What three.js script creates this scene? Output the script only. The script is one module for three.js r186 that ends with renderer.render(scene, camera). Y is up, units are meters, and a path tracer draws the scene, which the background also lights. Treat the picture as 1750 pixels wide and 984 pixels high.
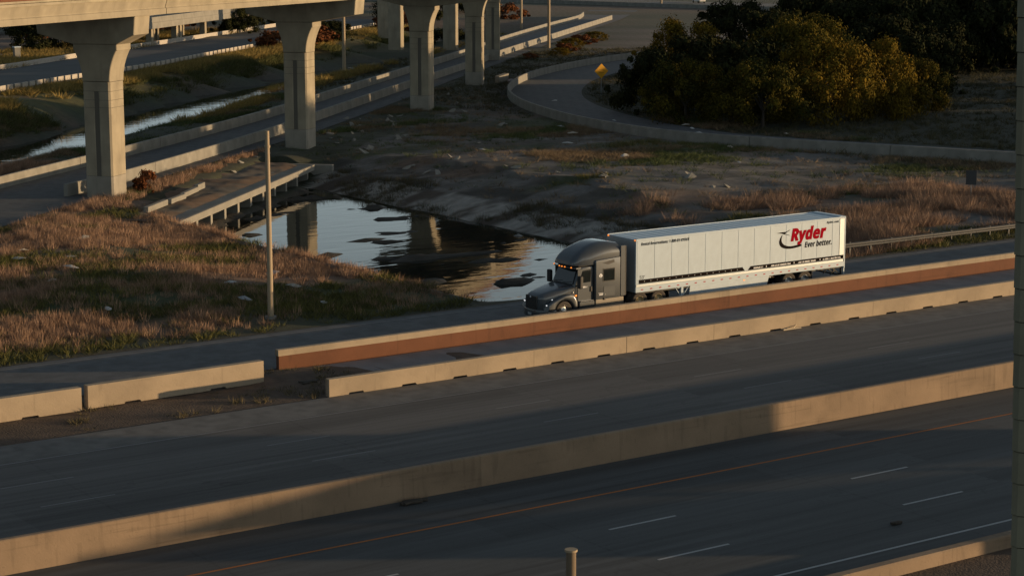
import * as THREE from 'three';
import { mergeGeometries, toCreasedNormals } from 'three/addons/utils/BufferGeometryUtils.js';
import { RoundedBoxGeometry } from 'three/addons/geometries/RoundedBoxGeometry.js';
import { ConvexGeometry } from 'three/addons/geometries/ConvexGeometry.js';
import { FontLoader } from 'three/addons/loaders/FontLoader.js';

// ---------------------------------------------------------------- camera, sky, sun, exposure
// x runs along the highway (metres), -z runs away across it: a place is given as (u, v, e) = (x, -z, y)
const scene = new THREE.Scene();
const V = (u, v, e = 0) => new THREE.Vector3(u, e, -v);
const camera = new THREE.PerspectiveCamera(16.01, 1750 / 984, 0.5, 6000);
camera.position.set(0, 21.3, 0);
camera.lookAt(0.56491075 * 100, 21.3 - 0.17360876 * 100, -0.806682 * 100);
const SUN_AZ = -33 * Math.PI / 180, SUN_EL = 4.3 * Math.PI / 180;
const sunDir = new THREE.Vector3(Math.cos(SUN_AZ) * Math.cos(SUN_EL), Math.sin(SUN_EL), -Math.sin(SUN_AZ) * Math.cos(SUN_EL));
function makeSky() {
  const W = 256, H = 128, d = new Float32Array(W * H * 4);
  for (let r = 0; r < H; r++) for (let c = 0; c < W; c++) {
    const up = ((r + 0.5) / H - 0.5) * Math.PI, az = ((c + 0.5) / W - 0.5) * 2 * Math.PI;
    const x = Math.cos(az) * Math.cos(up), y = Math.sin(up), z = Math.sin(az) * Math.cos(up);
    const e = Math.max(0, y), k = Math.exp(-((e / 0.27) ** 2));
    const ca = x * sunDir.x + y * sunDir.y + z * sunDir.z, glow = Math.exp(-(1 - ca) / 0.3) * Math.exp(-e / 0.3);
    const side = 0.62 + 0.38 * ca, zen = [0.095, 0.13, 0.168], hor = [0.94, 1.15, 1.20], warm = [0.75, 0.42, 0.14];
    const i = (r * W + c) * 4;
    for (let q = 0; q < 3; q++) d[i + q] = y < -0.02 ? hor[q] * 0.25 : zen[q] + (hor[q] * side - zen[q]) * k + warm[q] * glow;
    d[i + 3] = 1;
  }
  const t = new THREE.DataTexture(d, W, H, THREE.RGBAFormat, THREE.FloatType);
  t.mapping = THREE.EquirectangularReflectionMapping; t.magFilter = THREE.LinearFilter; t.minFilter = THREE.LinearFilter;
  t.colorSpace = THREE.LinearSRGBColorSpace; t.needsUpdate = true;
  return t;
}
scene.background = makeSky(); scene.environment = scene.background;
const sun = new THREE.DirectionalLight(new THREE.Color().setRGB(1, 0.68, 0.37), 5);
sun.position.copy(sunDir).multiplyScalar(400).add(V(90, 130)); sun.target.position.copy(V(90, 130));
sun.castShadow = true; sun.shadow.mapSize.set(4096, 4096); sun.shadow.radius = 1;
Object.assign(sun.shadow.camera, { left: -260, right: 260, top: 120, bottom: -120, near: 1, far: 900 });
scene.add(sun, sun.target);
const renderer = new THREE.WebGLRenderer({ antialias: true });
renderer.toneMapping = THREE.LinearToneMapping; renderer.toneMappingExposure = 1.0;
renderer.shadowMap.enabled = true; renderer.shadowMap.type = THREE.PCFSoftShadowMap;

// ---------------------------------------------------------------- helpers
function rng(seed) { let a = seed >>> 0; return () => { a = (a + 0x6D2B79F5) | 0; let t = Math.imul(a ^ (a >>> 15), 1 | a); t = (t + Math.imul(t ^ (t >>> 7), 61 | t)) ^ t; return ((t ^ (t >>> 14)) >>> 0) / 4294967296; }; }
const hash2 = (x, y, s = 0) => { let h = Math.imul(x | 0, 374761393) + Math.imul(y | 0, 668265263) + Math.imul(s | 0, 974711); h = Math.imul(h ^ (h >>> 13), 1274126177); return ((h ^ (h >>> 16)) >>> 0) / 4294967296; };
const sm = (a, b, x) => { const t = Math.min(1, Math.max(0, (x - a) / (b - a))); return t * t * (3 - 2 * t); };
const lin = (a, b, x) => Math.min(1, Math.max(0, (x - a) / (b - a)));
const mix = (a, b, t) => a + (b - a) * t, mix3 = (a, b, t) => [mix(a[0], b[0], t), mix(a[1], b[1], t), mix(a[2], b[2], t)];
function noise(x, y, s = 0, per = 0) {
  const xi = Math.floor(x), yi = Math.floor(y), fx = x - xi, fy = y - yi, w = (q) => per ? ((q % per) + per) % per : q;
  const a = hash2(w(xi), w(yi), s), b = hash2(w(xi + 1), w(yi), s), c = hash2(w(xi), w(yi + 1), s), d = hash2(w(xi + 1), w(yi + 1), s);
  const ux = fx * fx * (3 - 2 * fx), uy = fy * fy * (3 - 2 * fy);
  return a + (b - a) * ux + (c - a) * uy + (a - b - c + d) * ux * uy;
}
function fbm(x, y, o = 4, s = 0, per = 0) { let v = 0, a = 0.5, t = 0; for (let i = 0; i < o; i++) { v += a * noise(x, y, s + i, per); t += a; x *= 2; y *= 2; per *= 2; a *= 0.5; } return v / t; }
const toS = (l) => l <= 0.0031308 ? 12.92 * l : 1.055 * Math.pow(l, 1 / 2.4) - 0.055;
// a tone texture: fn(i, j in 0..1) gives a linear multiplier (number or rgb)
function toneTex(w, h, fn, ru, rv) {
  const d = new Uint8Array(w * h * 4);
  for (let j = 0; j < h; j++) for (let i = 0; i < w; i++) {
    const q = fn(i / w, j / h), c = typeof q === 'number' ? [q, q, q] : q, k = (j * w + i) * 4;
    for (let n = 0; n < 3; n++) d[k + n] = Math.max(0, Math.min(255, Math.round(255 * toS(c[n]))));
    d[k + 3] = 255;
  }
  const t = new THREE.DataTexture(d, w, h, THREE.RGBAFormat); t.colorSpace = THREE.SRGBColorSpace;
  t.wrapS = t.wrapT = THREE.RepeatWrapping; t.magFilter = THREE.LinearFilter; t.minFilter = THREE.LinearMipmapLinearFilter; t.generateMipmaps = true;
  t.repeat.set(1 / ru, 1 / rv); t.needsUpdate = true; return t;
}
function bumpTex(w, h, fn, ru, rv) { const t = toneTex(w, h, (i, j) => fn(i, j), ru, rv); t.colorSpace = THREE.NoColorSpace; return t; }
const texConcrete = toneTex(512, 512, (i, j) => { const b = fbm(i * 6, j * 6, 5, 1, 6), s = fbm(i * 40, j * 4, 3, 9, 0 || 4), g = hash2(i * 512, j * 512, 3); return Math.min(1, 0.60 + 0.42 * b + 0.07 * (g - 0.5) - 0.07 * sm(0.55, 0.8, noise(i * 24, j * 3, 5, 24) * 0.6 + s * 0.4)); }, 6, 6);
const texScuff = toneTex(2048, 512, (i, j) => { // cast concrete: blotches, tyre scuffs along it, drips and chips
  const b = fbm(i * 22, j * 6, 5, 201), sc = sm(0.60, 0.74, fbm(i * 14, j * 60, 3, 205)) * sm(0.45, 0.62, fbm(i * 7, j * 3, 2, 207)), dr = sm(0.66, 0.8, noise(i * 260, j * 4, 209)) * sm(0.4, 0.6, fbm(i * 40, j * 8, 2, 211)), ch = noise(i * 420, j * 105, 213) > 0.93 ? 0.2 : 0, g = hash2(i * 2048, j * 512, 215);
  return Math.max(0.15, Math.min(1, 0.58 + 0.46 * b + 0.08 * (g - 0.5) - 0.15 * sc - 0.10 * dr - 0.6 * ch));
}, 29, 6.5);
const texGrain = toneTex(256, 256, (i, j) => Math.min(1, 0.78 + 0.2 * fbm(i * 8, j * 8, 4, 2, 8) + 0.1 * (hash2(i * 256, j * 256, 7) - 0.5)), 3, 3);
const texAsphalt = toneTex(1024, 1024, (i, j) => {
  const streak = fbm(i * 3, j * 44, 3, 11, 0), fine = fbm(i * 30, j * 150, 2, 14), g = hash2(i * 1024, j * 1024, 15), blot = fbm(i * 8, j * 4, 4, 17);
  const tar = noise(i * 2.2, j * 26, 18) > 0.83 && fine > 0.45 ? 0.12 : 0, jw = Math.abs(((i * 5 + 0.012 * (fbm(0.5, j * 30, 3, 23) - 0.5)) % 1) - 0.5) < 0.004 ? 0.12 : 0, ck = Math.abs(fbm(i * 12, j * 9, 4, 25) - 0.5) < 0.004 && blot > 0.5 ? 0.16 : 0, pt = hash2(Math.floor(i * 9), Math.floor(j * 5.4), 27) > 0.93 ? 0.12 : 0; return Math.max(0.1, Math.min(1, 0.30 + 0.62 * streak + 0.18 * fine + 0.16 * (g - 0.5) + 0.18 * blot - tar - jw - ck - pt));
}, 60, 18);
const texDirt = toneTex(512, 512, (i, j) => { const a = fbm(i * 10, j * 10, 5, 21, 10), g = hash2(i * 512, j * 512, 22); return Math.min(1, 0.5 + 0.55 * a + 0.2 * (g - 0.5)); }, 5, 5);
const texRipple = bumpTex(512, 512, (i, j) => fbm(i * 10, j * 28, 4, 31, 0 || 10), 24, 24);
const texRough = bumpTex(256, 256, (i, j) => fbm(i * 24, j * 24, 4, 41, 24), 1.5, 1.5);
const C = (r, g, b) => new THREE.Color().setRGB(r, g, b);
const M = (c, o = {}) => new THREE.MeshStandardMaterial({ color: C(...c), roughness: 0.9, metalness: 0, side: THREE.DoubleSide, ...o });
const mats = {
  concrete: M([0.38, 0.35, 0.29], { map: texConcrete, bumpMap: texRough, bumpScale: 0.006 }),
  pier: M([0.40, 0.35, 0.255], { map: texConcrete, bumpMap: texRough, bumpScale: 0.005 }),
  tan: M([0.42, 0.335, 0.235], { map: texScuff, bumpMap: texRough, bumpScale: 0.006 }),
  median: M([0.30, 0.215, 0.14], { map: texScuff, bumpMap: texRough, bumpScale: 0.006 }),
  brown: M([0.18, 0.07, 0.033], { map: texScuff, bumpMap: texRough, bumpScale: 0.004 }),
  greyConc: M([0.30, 0.29, 0.255], { map: texConcrete, bumpMap: texRough, bumpScale: 0.006 }),
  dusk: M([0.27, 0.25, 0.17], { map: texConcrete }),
  apron: M([0.27, 0.25, 0.245], { map: texConcrete }),
  asphalt: M([0.125, 0.12, 0.115], { map: texAsphalt }),
  asphaltLow: M([0.085, 0.09, 0.092], { map: texAsphalt }),
  asphaltOld: M([0.12, 0.125, 0.13], { map: texDirt }),
  shoulder: M([0.17, 0.165, 0.155], { map: texDirt }),
  white: M([0.42, 0.43, 0.43], { map: texGrain }), wornWhite: M([0.24, 0.24, 0.24], { map: texGrain }), yellow: M([0.42, 0.14, 0.03], { map: texGrain }),
  steel: M([0.32, 0.34, 0.36], { metalness: 0.7, roughness: 0.5, map: texGrain }), darkSteel: M([0.06, 0.065, 0.07], { metalness: 0.4, roughness: 0.55 }),
  rail: M([0.5, 0.46, 0.4], { map: texGrain }), pole: M([0.40, 0.31, 0.20], { map: texGrain, roughness: 0.7 }),
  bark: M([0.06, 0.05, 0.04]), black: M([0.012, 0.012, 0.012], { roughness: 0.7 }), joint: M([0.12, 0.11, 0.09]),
};
const used = new Map();
function numbered(n) { const k = used.get(n) ?? 0; used.set(n, k + 1); return k ? `${n}_${String(k).padStart(3, '0')}` : n; }
const shade = (o) => { o.traverse((q) => { if (q.isMesh) { q.castShadow = true; q.receiveShadow = true; } }); return o; };
function thing(name, label, category, group, pos, turn = 0) {
  const o = new THREE.Group(); o.name = numbered(name); o.userData = { label, category }; if (group) o.userData.group = group;
  if (pos) o.position.copy(pos); o.rotation.y = turn; scene.add(o); return o;
}
function part(parent, name, geo, m) { const o = new THREE.Mesh(geo, m); o.name = name; o.castShadow = o.receiveShadow = true; parent.add(o); return o; }
function one(name, geo, m, label, category, group) { const o = part(scene, numbered(name), geo, m); o.userData = { label, category }; if (group) o.userData.group = group; return o; }
function struct(name, geo, m) { const o = part(scene, numbered(name), geo, m); o.userData.kind = 'structure'; return o; }
function stuff(o, name, label, category) { o.name = numbered(name); o.userData = { kind: 'stuff', label, category }; o.castShadow = o.receiveShadow = true; scene.add(o); return o; }
const boxAt = (x0, x1, y0, y1, z0, z1) => new THREE.BoxGeometry(x1 - x0, y1 - y0, z1 - z0).translate((x0 + x1) / 2, (y0 + y1) / 2, (z0 + z1) / 2);
const rbox = (x0, x1, y0, y1, z0, z1, r = 0.03, s = 2) => new RoundedBoxGeometry(x1 - x0, y1 - y0, z1 - z0, s, Math.min(r, (x1 - x0) / 2.01, (y1 - y0) / 2.01, (z1 - z0) / 2.01)).translate((x0 + x1) / 2, (y0 + y1) / 2, (z0 + z1) / 2);
function bar(a, b, r, r2 = r, seg = 8) { const d = new THREE.Vector3().subVectors(b, a), L = d.length(); const g = new THREE.CylinderGeometry(r2, r, L, seg); g.applyQuaternion(new THREE.Quaternion().setFromUnitVectors(new THREE.Vector3(0, 1, 0), d.normalize())); return g.translate((a.x + b.x) / 2, (a.y + b.y) / 2, (a.z + b.z) / 2); }
const merge = (l) => mergeGeometries(l.map((g) => { const q = g.index ? g.toNonIndexed() : g; for (const k of Object.keys(q.attributes)) if (!['position', 'normal', 'uv'].includes(k)) q.deleteAttribute(k); return q; }));
function smooth(pts, n) { const c = new THREE.CatmullRomCurve3(pts.map(([u, v]) => new THREE.Vector3(u, 0, v)), false, 'centripetal'); return c.getSpacedPoints(n).map((p) => [p.x, p.z]); }
function sides(pts) { // right-hand normals at each point, mitred
  return pts.map((p, i) => { const a = pts[Math.max(0, i - 1)], b = pts[Math.min(pts.length - 1, i + 1)], l = Math.hypot(b[0] - a[0], b[1] - a[1]); return [(b[1] - a[1]) / l, -(b[0] - a[0]) / l]; });
}
const offset = (pts, d) => { const n = sides(pts); return pts.map((p, i) => { const k = typeof d === 'number' ? d : d[i]; return [p[0] + n[i][0] * k, p[1] + n[i][1] * k]; }); };
// a closed profile [[offset to the right, height], ...] swept along a path of [u, v]
function sweep(pts, prof, base = 0) {
  const n = sides(pts), pos = [], uv = [], idx = []; let vi = 0;
  const at = (i, q) => [pts[i][0] + n[i][0] * q[0], q[1] + (typeof base === 'number' ? base : base[i]), -(pts[i][1] + n[i][1] * q[0])];
  let acc = 0;
  for (let k = 0; k < prof.length; k++) {
    const a = prof[k], b = prof[(k + 1) % prof.length], len = Math.hypot(a[0] - b[0], a[1] - b[1]); let s = 0;
    for (let i = 0; i < pts.length; i++) {
      if (i) s += Math.hypot(pts[i][0] - pts[i - 1][0], pts[i][1] - pts[i - 1][1]);
      pos.push(...at(i, a), ...at(i, b)); uv.push(s, acc, s, acc + len);
      if (i) { const q = vi + i * 2; idx.push(q - 2, q, q - 1, q, q + 1, q - 1); }
    }
    vi += pts.length * 2; acc += len;
  }
  for (const i of [0, pts.length - 1]) {
    const sh = prof.map((q) => new THREE.Vector2(q[0], q[1])), tri = THREE.ShapeUtils.triangulateShape(sh, []);
    for (const q of prof) { pos.push(...at(i, q)); uv.push(q[0], q[1]); }
    for (const t of tri) idx.push(vi + t[0], vi + (i ? t[2] : t[1]), vi + (i ? t[1] : t[2]));
    vi += prof.length;
  }
  const g = new THREE.BufferGeometry(); g.setAttribute('position', new THREE.Float32BufferAttribute(pos, 3)); g.setAttribute('uv', new THREE.Float32BufferAttribute(uv, 2)); g.setIndex(idx);
  g.computeVertexNormals(); return g;
}
function ribbon(a, b, e) { // a flat sheet between two paths
  const pos = [], uv = [], idx = [];
  a.forEach((p, i) => { for (const q of [p, b[i]]) { pos.push(q[0], e, -q[1]); uv.push(q[0], q[1]); } if (i) { const k = i * 2; idx.push(k - 2, k, k - 1, k, k + 1, k - 1); } });
  const g = new THREE.BufferGeometry(); g.setAttribute('position', new THREE.Float32BufferAttribute(pos, 3)); g.setAttribute('uv', new THREE.Float32BufferAttribute(uv, 2)); g.setIndex(idx); g.computeVertexNormals();
  if (g.attributes.normal.getY(0) < 0) { for (let i = 0; i < idx.length; i += 3) [idx[i], idx[i + 1]] = [idx[i + 1], idx[i]]; g.setIndex(idx); g.computeVertexNormals(); }
  return g;
}
const strip = (u0, u1, v0, v1, e) => ribbon([[u0, v0], [u1, v0]], [[u0, v1], [u1, v1]], e);
// metric uv for box-like geometry, by the dominant direction of each face
function metric(g) {
  g = g.index ? g.toNonIndexed() : g; g.computeVertexNormals(); const p = g.attributes.position, n = g.attributes.normal, uv = new Float32Array(p.count * 2);
  for (let i = 0; i < p.count; i++) { const ax = Math.abs(n.getX(i)), ay = Math.abs(n.getY(i)), az = Math.abs(n.getZ(i)); const x = p.getX(i), y = p.getY(i), z = p.getZ(i);
    const q = ay > ax && ay > az ? [x, z] : ax > az ? [z, y] : [x, y]; uv[i * 2] = q[0]; uv[i * 2 + 1] = q[1]; }
  g.setAttribute('uv', new THREE.BufferAttribute(uv, 2)); return g;
}
function extrudeShape(pts, depth, o = {}) { const s = new THREE.Shape(pts.map((p) => new THREE.Vector2(p[0], p[1]))); return new THREE.ExtrudeGeometry(s, { depth, bevelEnabled: !!o.bevel, bevelThickness: o.bevel ?? 0, bevelSize: o.bevel ?? 0, bevelOffset: o.bevel ? -o.bevel : 0, bevelSegments: o.seg ?? 1, curveSegments: 12 }); }

// ---------------------------------------------------------------- terrain
function polyDist(pts, u, v) { let best = 1e9, side = 0, along = 0, acc = 0; for (let i = 1; i < pts.length; i++) { const [ax, ay] = pts[i - 1], dx = pts[i][0] - ax, dy = pts[i][1] - ay, L2 = dx * dx + dy * dy; let t = ((u - ax) * dx + (v - ay) * dy) / L2; t = Math.min(1, Math.max(0, t)); const px = u - ax - dx * t, py = v - ay - dy * t, d = Math.hypot(px, py); if (d < best) { best = d; side = Math.sign(dx * py - dy * px); along = acc + t * Math.sqrt(L2); } acc += Math.sqrt(L2); } return [best, side, along]; }
const streamPath = [[20, 150], [60, 188], [81, 208], [96, 222], [112, 240], [156, 284], [179, 305], [215, 338], [260, 385]];
const CUL = [67.0, 139.2], SLAB = -0.45;                                   // the culvert's headwall runs from here at 45 degrees
const culQ = (u, v) => ((u - CUL[0]) - (v - CUL[1])) * 0.7071, culS = (u, v) => ((u - CUL[0]) + (v - CUL[1])) * 0.7071;
const WATER = -2.0, STREAM = -2.9;
const nearPar = [[64.2, 154.2], [72.8, 161], [98.3, 184.6], [115.1, 201.8], [147.3, 234.4], [172, 259], [199, 286.5], [236, 323], [268, 354.5], [296, 382]];
const farPar = [[46, 148], [62, 162.4], [81, 179], [107.6, 203.2], [126.5, 222.2], [164, 260], [192, 288.5], [224, 322], [262, 360], [290, 387], [302, 401]];
const bridgeMid = [[20, 118], [55, 151], [67, 162], [103, 194], [121, 212], [155, 247], [182, 274], [211, 304], [250, 343], [293, 385], [330, 425]];
const loopWall = smooth([[225, 273], [201, 260.9], [181.7, 248.1], [168.5, 237], [155.1, 222], [146.3, 208.9], [139.8, 195.4], [134, 177], [132.6, 161], [135.5, 150], [140, 139], [145.3, 127], [153, 112], [162, 99]], 60);
const loopIn = offset(loopWall, -9.5);
const loopMid = offset(loopWall, -4.7);
const farRd = [[60, 236], [107, 279], [126, 295], [152, 321], [200, 367], [250, 415]];
function ground(u, v) {
  const wild = sm(95.4, 98.5, v), n1 = fbm(u * 0.11, v * 0.11, 4, 51) - 0.5, n2 = fbm(u * 0.5, v * 0.5, 3, 61) - 0.5;
  let h = wild * (0.75 * n1 + 0.22 * n2) - 0.04;
  h += 0.6 * sm(98, 108, v) * (1 - sm(132, 150, v)) * sm(30, 42, u) * (1 - sm(50, 62, u)) - 0.45 * sm(55, 65, u) * (1 - sm(66, 70, u)) * sm(100, 110, v) * (1 - sm(138, 146, v));        // the grass mound
  h += 0.55 * sm(93, 103, u) * (1 - sm(108, 126, u)) * sm(120, 130, v) * (1 - sm(150, 175, v));
  if (v < 95.4) { h = -0.06; const dm = Math.exp(-(((u - 46.8) / 1.9) ** 2) - ((v - 84.7) / 1.3) ** 2); if (v > 80.2 && v < 86.3 && u < 60) h = -0.03 + 0.34 * dm + 0.16 * Math.max(0, n2 + 0.05) ; }
  if (v > 96) { // the drainage channel under the highway
    const q = culQ(u, v), cut = sm(95.9, 97.4, v);
    let f = 0;
    if (u > 65.5 && u < 103) {
      const bed = -2.42 + 2.3 * Math.max(0, fbm(u * 0.22, v * 0.6, 4, 71) - 0.5);
      if (u < 71.2) f = mix(0, -2.4, (u - 65.5) / 5.7);
      else if (u < 89.4) f = bed;
      else if (u < 94.4) f = mix(-2.4, -0.85, (u - 89.4) / 5) + 0.12 * n2;
      else f = mix(-0.85, 0, sm(94.4, 102, u)) + 0.35 * n2;
      if (q < 0) f = q < -5 ? SLAB * lin(-7.5, -5, q) : Math.max(f, -1.85);
      else { const mw = mix(0.6, 4.2, lin(8, 34, culS(u, v))); if (q < mw) f = Math.max(f, mix(-1.75, -2.4, q / mw) + 0.3 * n2); }
      if (q < -7.5) f = 0;
      if (u > 92 && q < 0) f = Math.max(f, -0.8 * lin(-3, 0, q));
    }
    if (f < -0.02) h = mix(h, f + (u > 71 && u < 89.5 ? 0 : 0.25 * h), cut); 
  }
  const [sd] = polyDist(streamPath, u, v), sw = 5.2 + 1.6 * (fbm(u * 0.08, v * 0.08, 2, 81) - 0.5) * 2;
  if (sd < sw + 9) h = mix(-3.5, h, sm(sw - 1.5, sw + 9, sd));
  for (const [p, w, e] of [[bridgeMid, 6.6, -0.06], [loopMid, 5.6, -0.06], [farRd, 12, -0.1]]) { const [d] = polyDist(p, u, v); if (d < w + 5) h = mix(e, h, sm(w, w + 5, d)); }
  const far = Math.hypot(u - 90, v - 150);
  h += sm(420, 900, far) * 3 * (fbm(u * 0.01, v * 0.01, 3, 91) - 0.4);
  if (v < 44) h = -0.08 - 0.0 * v;
  return h;
}
function groundTone(u, v, h) {
  const a = fbm(u * 0.09, v * 0.12, 4, 101), b = fbm(u * 0.35, v * 0.45, 4, 111), g = fbm(u * 0.06, v * 0.16, 3, 121);
  const dirt = mix3([0.115, 0.108, 0.10], [0.20, 0.19, 0.175], b), dry = mix3([0.13, 0.08, 0.052], [0.25, 0.155, 0.10], b), green = mix3([0.03, 0.045, 0.015], [0.07, 0.085, 0.03], b), mud = mix3([0.035, 0.034, 0.028], [0.075, 0.07, 0.06], b);
  let c = mix3(dirt, dry, 0.35);
  if (v < 95.4) return v < 44 ? [0.022, 0.022, 0.02] : mix3(mud, dry, 0.45);
  if (u < 66 && v < 152) { c = mix3(dry, green, sm(0.58, 0.7, g)); c = mix3(c, dirt, sm(0.6, 0.72, a) * 0.6); }
  else if (u > 96 && v < 230) { c = mix3(mix3(dirt, [0.085, 0.075, 0.06], sm(0.45, 0.6, fbm(u * 0.18, v * 0.4, 4, 135)) * 0.8), green, sm(0.5, 0.66, g) * 0.85); c = mix3(c, dry, sm(0.55, 0.7, a) * 0.6 + 0.75 * (1 - sm(118, 128, v + 0.25 * (u - 100))) * sm(0.35, 0.5, b)); }
  c = mix3(c, mix3(green, mud, 0.45), (1 - sm(97.5, 100.5, v + 3 * (b - 0.5))) * 0.85);
  if (v > 96 && u > 65 && u < 103 && culQ(u, v) > -6 && h < -0.4) {
    if (u > 89 && u < 94.6) c = mix3([0.34, 0.33, 0.30], [0.085, 0.07, 0.055], sm(0.40, 0.56, fbm(u * 0.25 + v * 0.1, v * 0.55, 5, 131)));
    else if (u >= 94.6) c = mix3(mud, dirt, sm(0.4, 0.6, b)); else c = mud;
  }
  const [sd] = polyDist(streamPath, u, v);
  if (v > 150 && sd < 40) { const far = (v - u) > 129; if (far) c = mix3(mix3(green, [0.15, 0.13, 0.03], sm(9, 18, sd)), dry, sm(0.5, 0.62, a) * 0.7); else c = mix3(mud, green, 0.5); if (sd < 9) c = mix3(mud, c, sm(4, 9, sd)); }
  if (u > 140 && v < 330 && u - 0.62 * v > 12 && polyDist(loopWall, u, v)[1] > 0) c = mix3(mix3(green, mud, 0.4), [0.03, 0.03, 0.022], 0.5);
  if (Math.hypot(u - 90, v - 150) > 260) c = mix3(mix3(green, dry, sm(0.4, 0.65, a)), dirt, 0.25);
  return c;
}
{
  const axis = (lo, hi, step, out0, out1) => { const l = []; for (let x = lo; x <= hi; x += step) l.push(x); let s = step, x = l[l.length - 1]; while (x < out1) { s *= 1.12; x += s; l.push(x); } s = step; x = lo; while (x > out0) { s *= 1.16; x -= s; l.unshift(x); } return l; };
  const us = axis(36, 128, 0.6, -2600, 3600), vs = axis(95, 190, 0.6, -1500, 4200);
  const nu = us.length, nv = vs.length, pos = new Float32Array(nu * nv * 3), col = new Float32Array(nu * nv * 3), uv = new Float32Array(nu * nv * 2), idx = [];
  for (let j = 0; j < nv; j++) for (let i = 0; i < nu; i++) {
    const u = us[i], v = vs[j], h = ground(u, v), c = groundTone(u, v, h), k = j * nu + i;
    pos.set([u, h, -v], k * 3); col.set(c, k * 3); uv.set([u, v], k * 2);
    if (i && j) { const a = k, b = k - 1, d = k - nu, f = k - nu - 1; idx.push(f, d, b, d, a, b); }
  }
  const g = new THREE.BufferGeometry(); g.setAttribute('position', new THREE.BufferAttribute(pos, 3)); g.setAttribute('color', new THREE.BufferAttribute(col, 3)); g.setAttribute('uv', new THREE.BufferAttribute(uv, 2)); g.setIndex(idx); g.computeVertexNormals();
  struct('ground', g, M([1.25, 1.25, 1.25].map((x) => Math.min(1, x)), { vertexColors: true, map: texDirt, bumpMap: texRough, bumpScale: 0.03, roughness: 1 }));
}
const waterMat = new THREE.MeshPhysicalMaterial({ color: C(0.018, 0.020, 0.016), roughness: 0.035, metalness: 0, ior: 1.33, specularIntensity: 1, bumpMap: texRipple, bumpScale: 0.012, side: THREE.DoubleSide });
struct('water', ribbon([[64, 96.6], [64, 176]], [[99, 96.6], [99, 176]], WATER), waterMat);
struct('water', ribbon(offset(streamPath, -11), offset(streamPath, 11), STREAM), waterMat);

// ---------------------------------------------------------------- roads
function road(name) { const g = new THREE.Group(); g.name = numbered(name); g.userData.kind = 'structure'; scene.add(g); return g; }
const low = road('lower_carriageway');
part(low, 'road_surface', strip(-160, 300, 46.9, 63.42, 0), mats.asphaltLow);
part(low, 'edge_line', strip(-160, 300, 48.55, 48.68, 0.005), mats.white);
part(low, 'yellow_line', strip(-160, 300, 59.8, 59.93, 0.005), mats.yellow);
for (let k = -4; k < 12; k++) { part(low, 'lane_dash', strip(31.5 + 12 * k, 34.6 + 12 * k, 55.98, 56.1, 0.005), mats.white); part(low, 'lane_dash', strip(30.9 + 11.8 * k, 34.1 + 11.8 * k, 52.2, 52.32, 0.005), mats.white); }
const main = road('main_carriageway');
part(main, 'road_surface', strip(-160, 300, 63.86, 77.32, 0), mats.asphalt);
part(main, 'paved_shoulder', strip(-160, 300, 77.32, 80.1, 0), mats.shoulder);
part(main, 'edge_line', strip(-160, 300, 77.12, 77.22, 0.005), mats.wornWhite);
part(main, 'yellow_line', strip(-160, 300, 67.32, 67.44, 0.005), mats.yellow);
for (let k = -4; k < 14; k++) { part(main, 'lane_dash', strip(27.6 + 11.6 * k, 30.6 + 11.6 * k, 73.76, 73.85, 0.005), mats.wornWhite); part(main, 'lane_dash', strip(27.9 + 11.6 * k, 30.9 + 11.6 * k, 70.49, 70.58, 0.005), mats.wornWhite); }
const ramp = road('ramp_road');
part(ramp, 'road_surface', strip(-160, 300, 86.95, 95, 0), mats.asphaltOld);
part(ramp, 'edge_line', strip(-160, 300, 94.3, 94.4, 0.005), mats.wornWhite);
struct('concrete_apron', ribbon([[49.6, 80.5], [51, 80.5], [60, 80.5], [220, 80.5]], [[48.2, 86.35], [52, 86.35], [60, 86.35], [220, 86.35]], 0.0), mats.apron);
struct('bridge_road', ribbon(offset(bridgeMid, -6.4), offset(bridgeMid, 6.4), 0), mats.asphaltOld);
struct('loop_road', ribbon(loopWall, loopIn, 0), mats.asphaltOld);
struct('far_road', ribbon(offset(farRd, -10.5), offset(farRd, 10.5), 0), mats.asphaltLow);
struct('far_highway', ribbon([[250, 560], [348, 505], [345, 398], [420, 330]].map(() => 0).map((_, i) => [[300, 545], [342, 480], [352, 425], [372, 360]][i]), [[330, 560], [378, 492], [392, 440], [415, 380]], 0.02), mats.shoulder);

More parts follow.
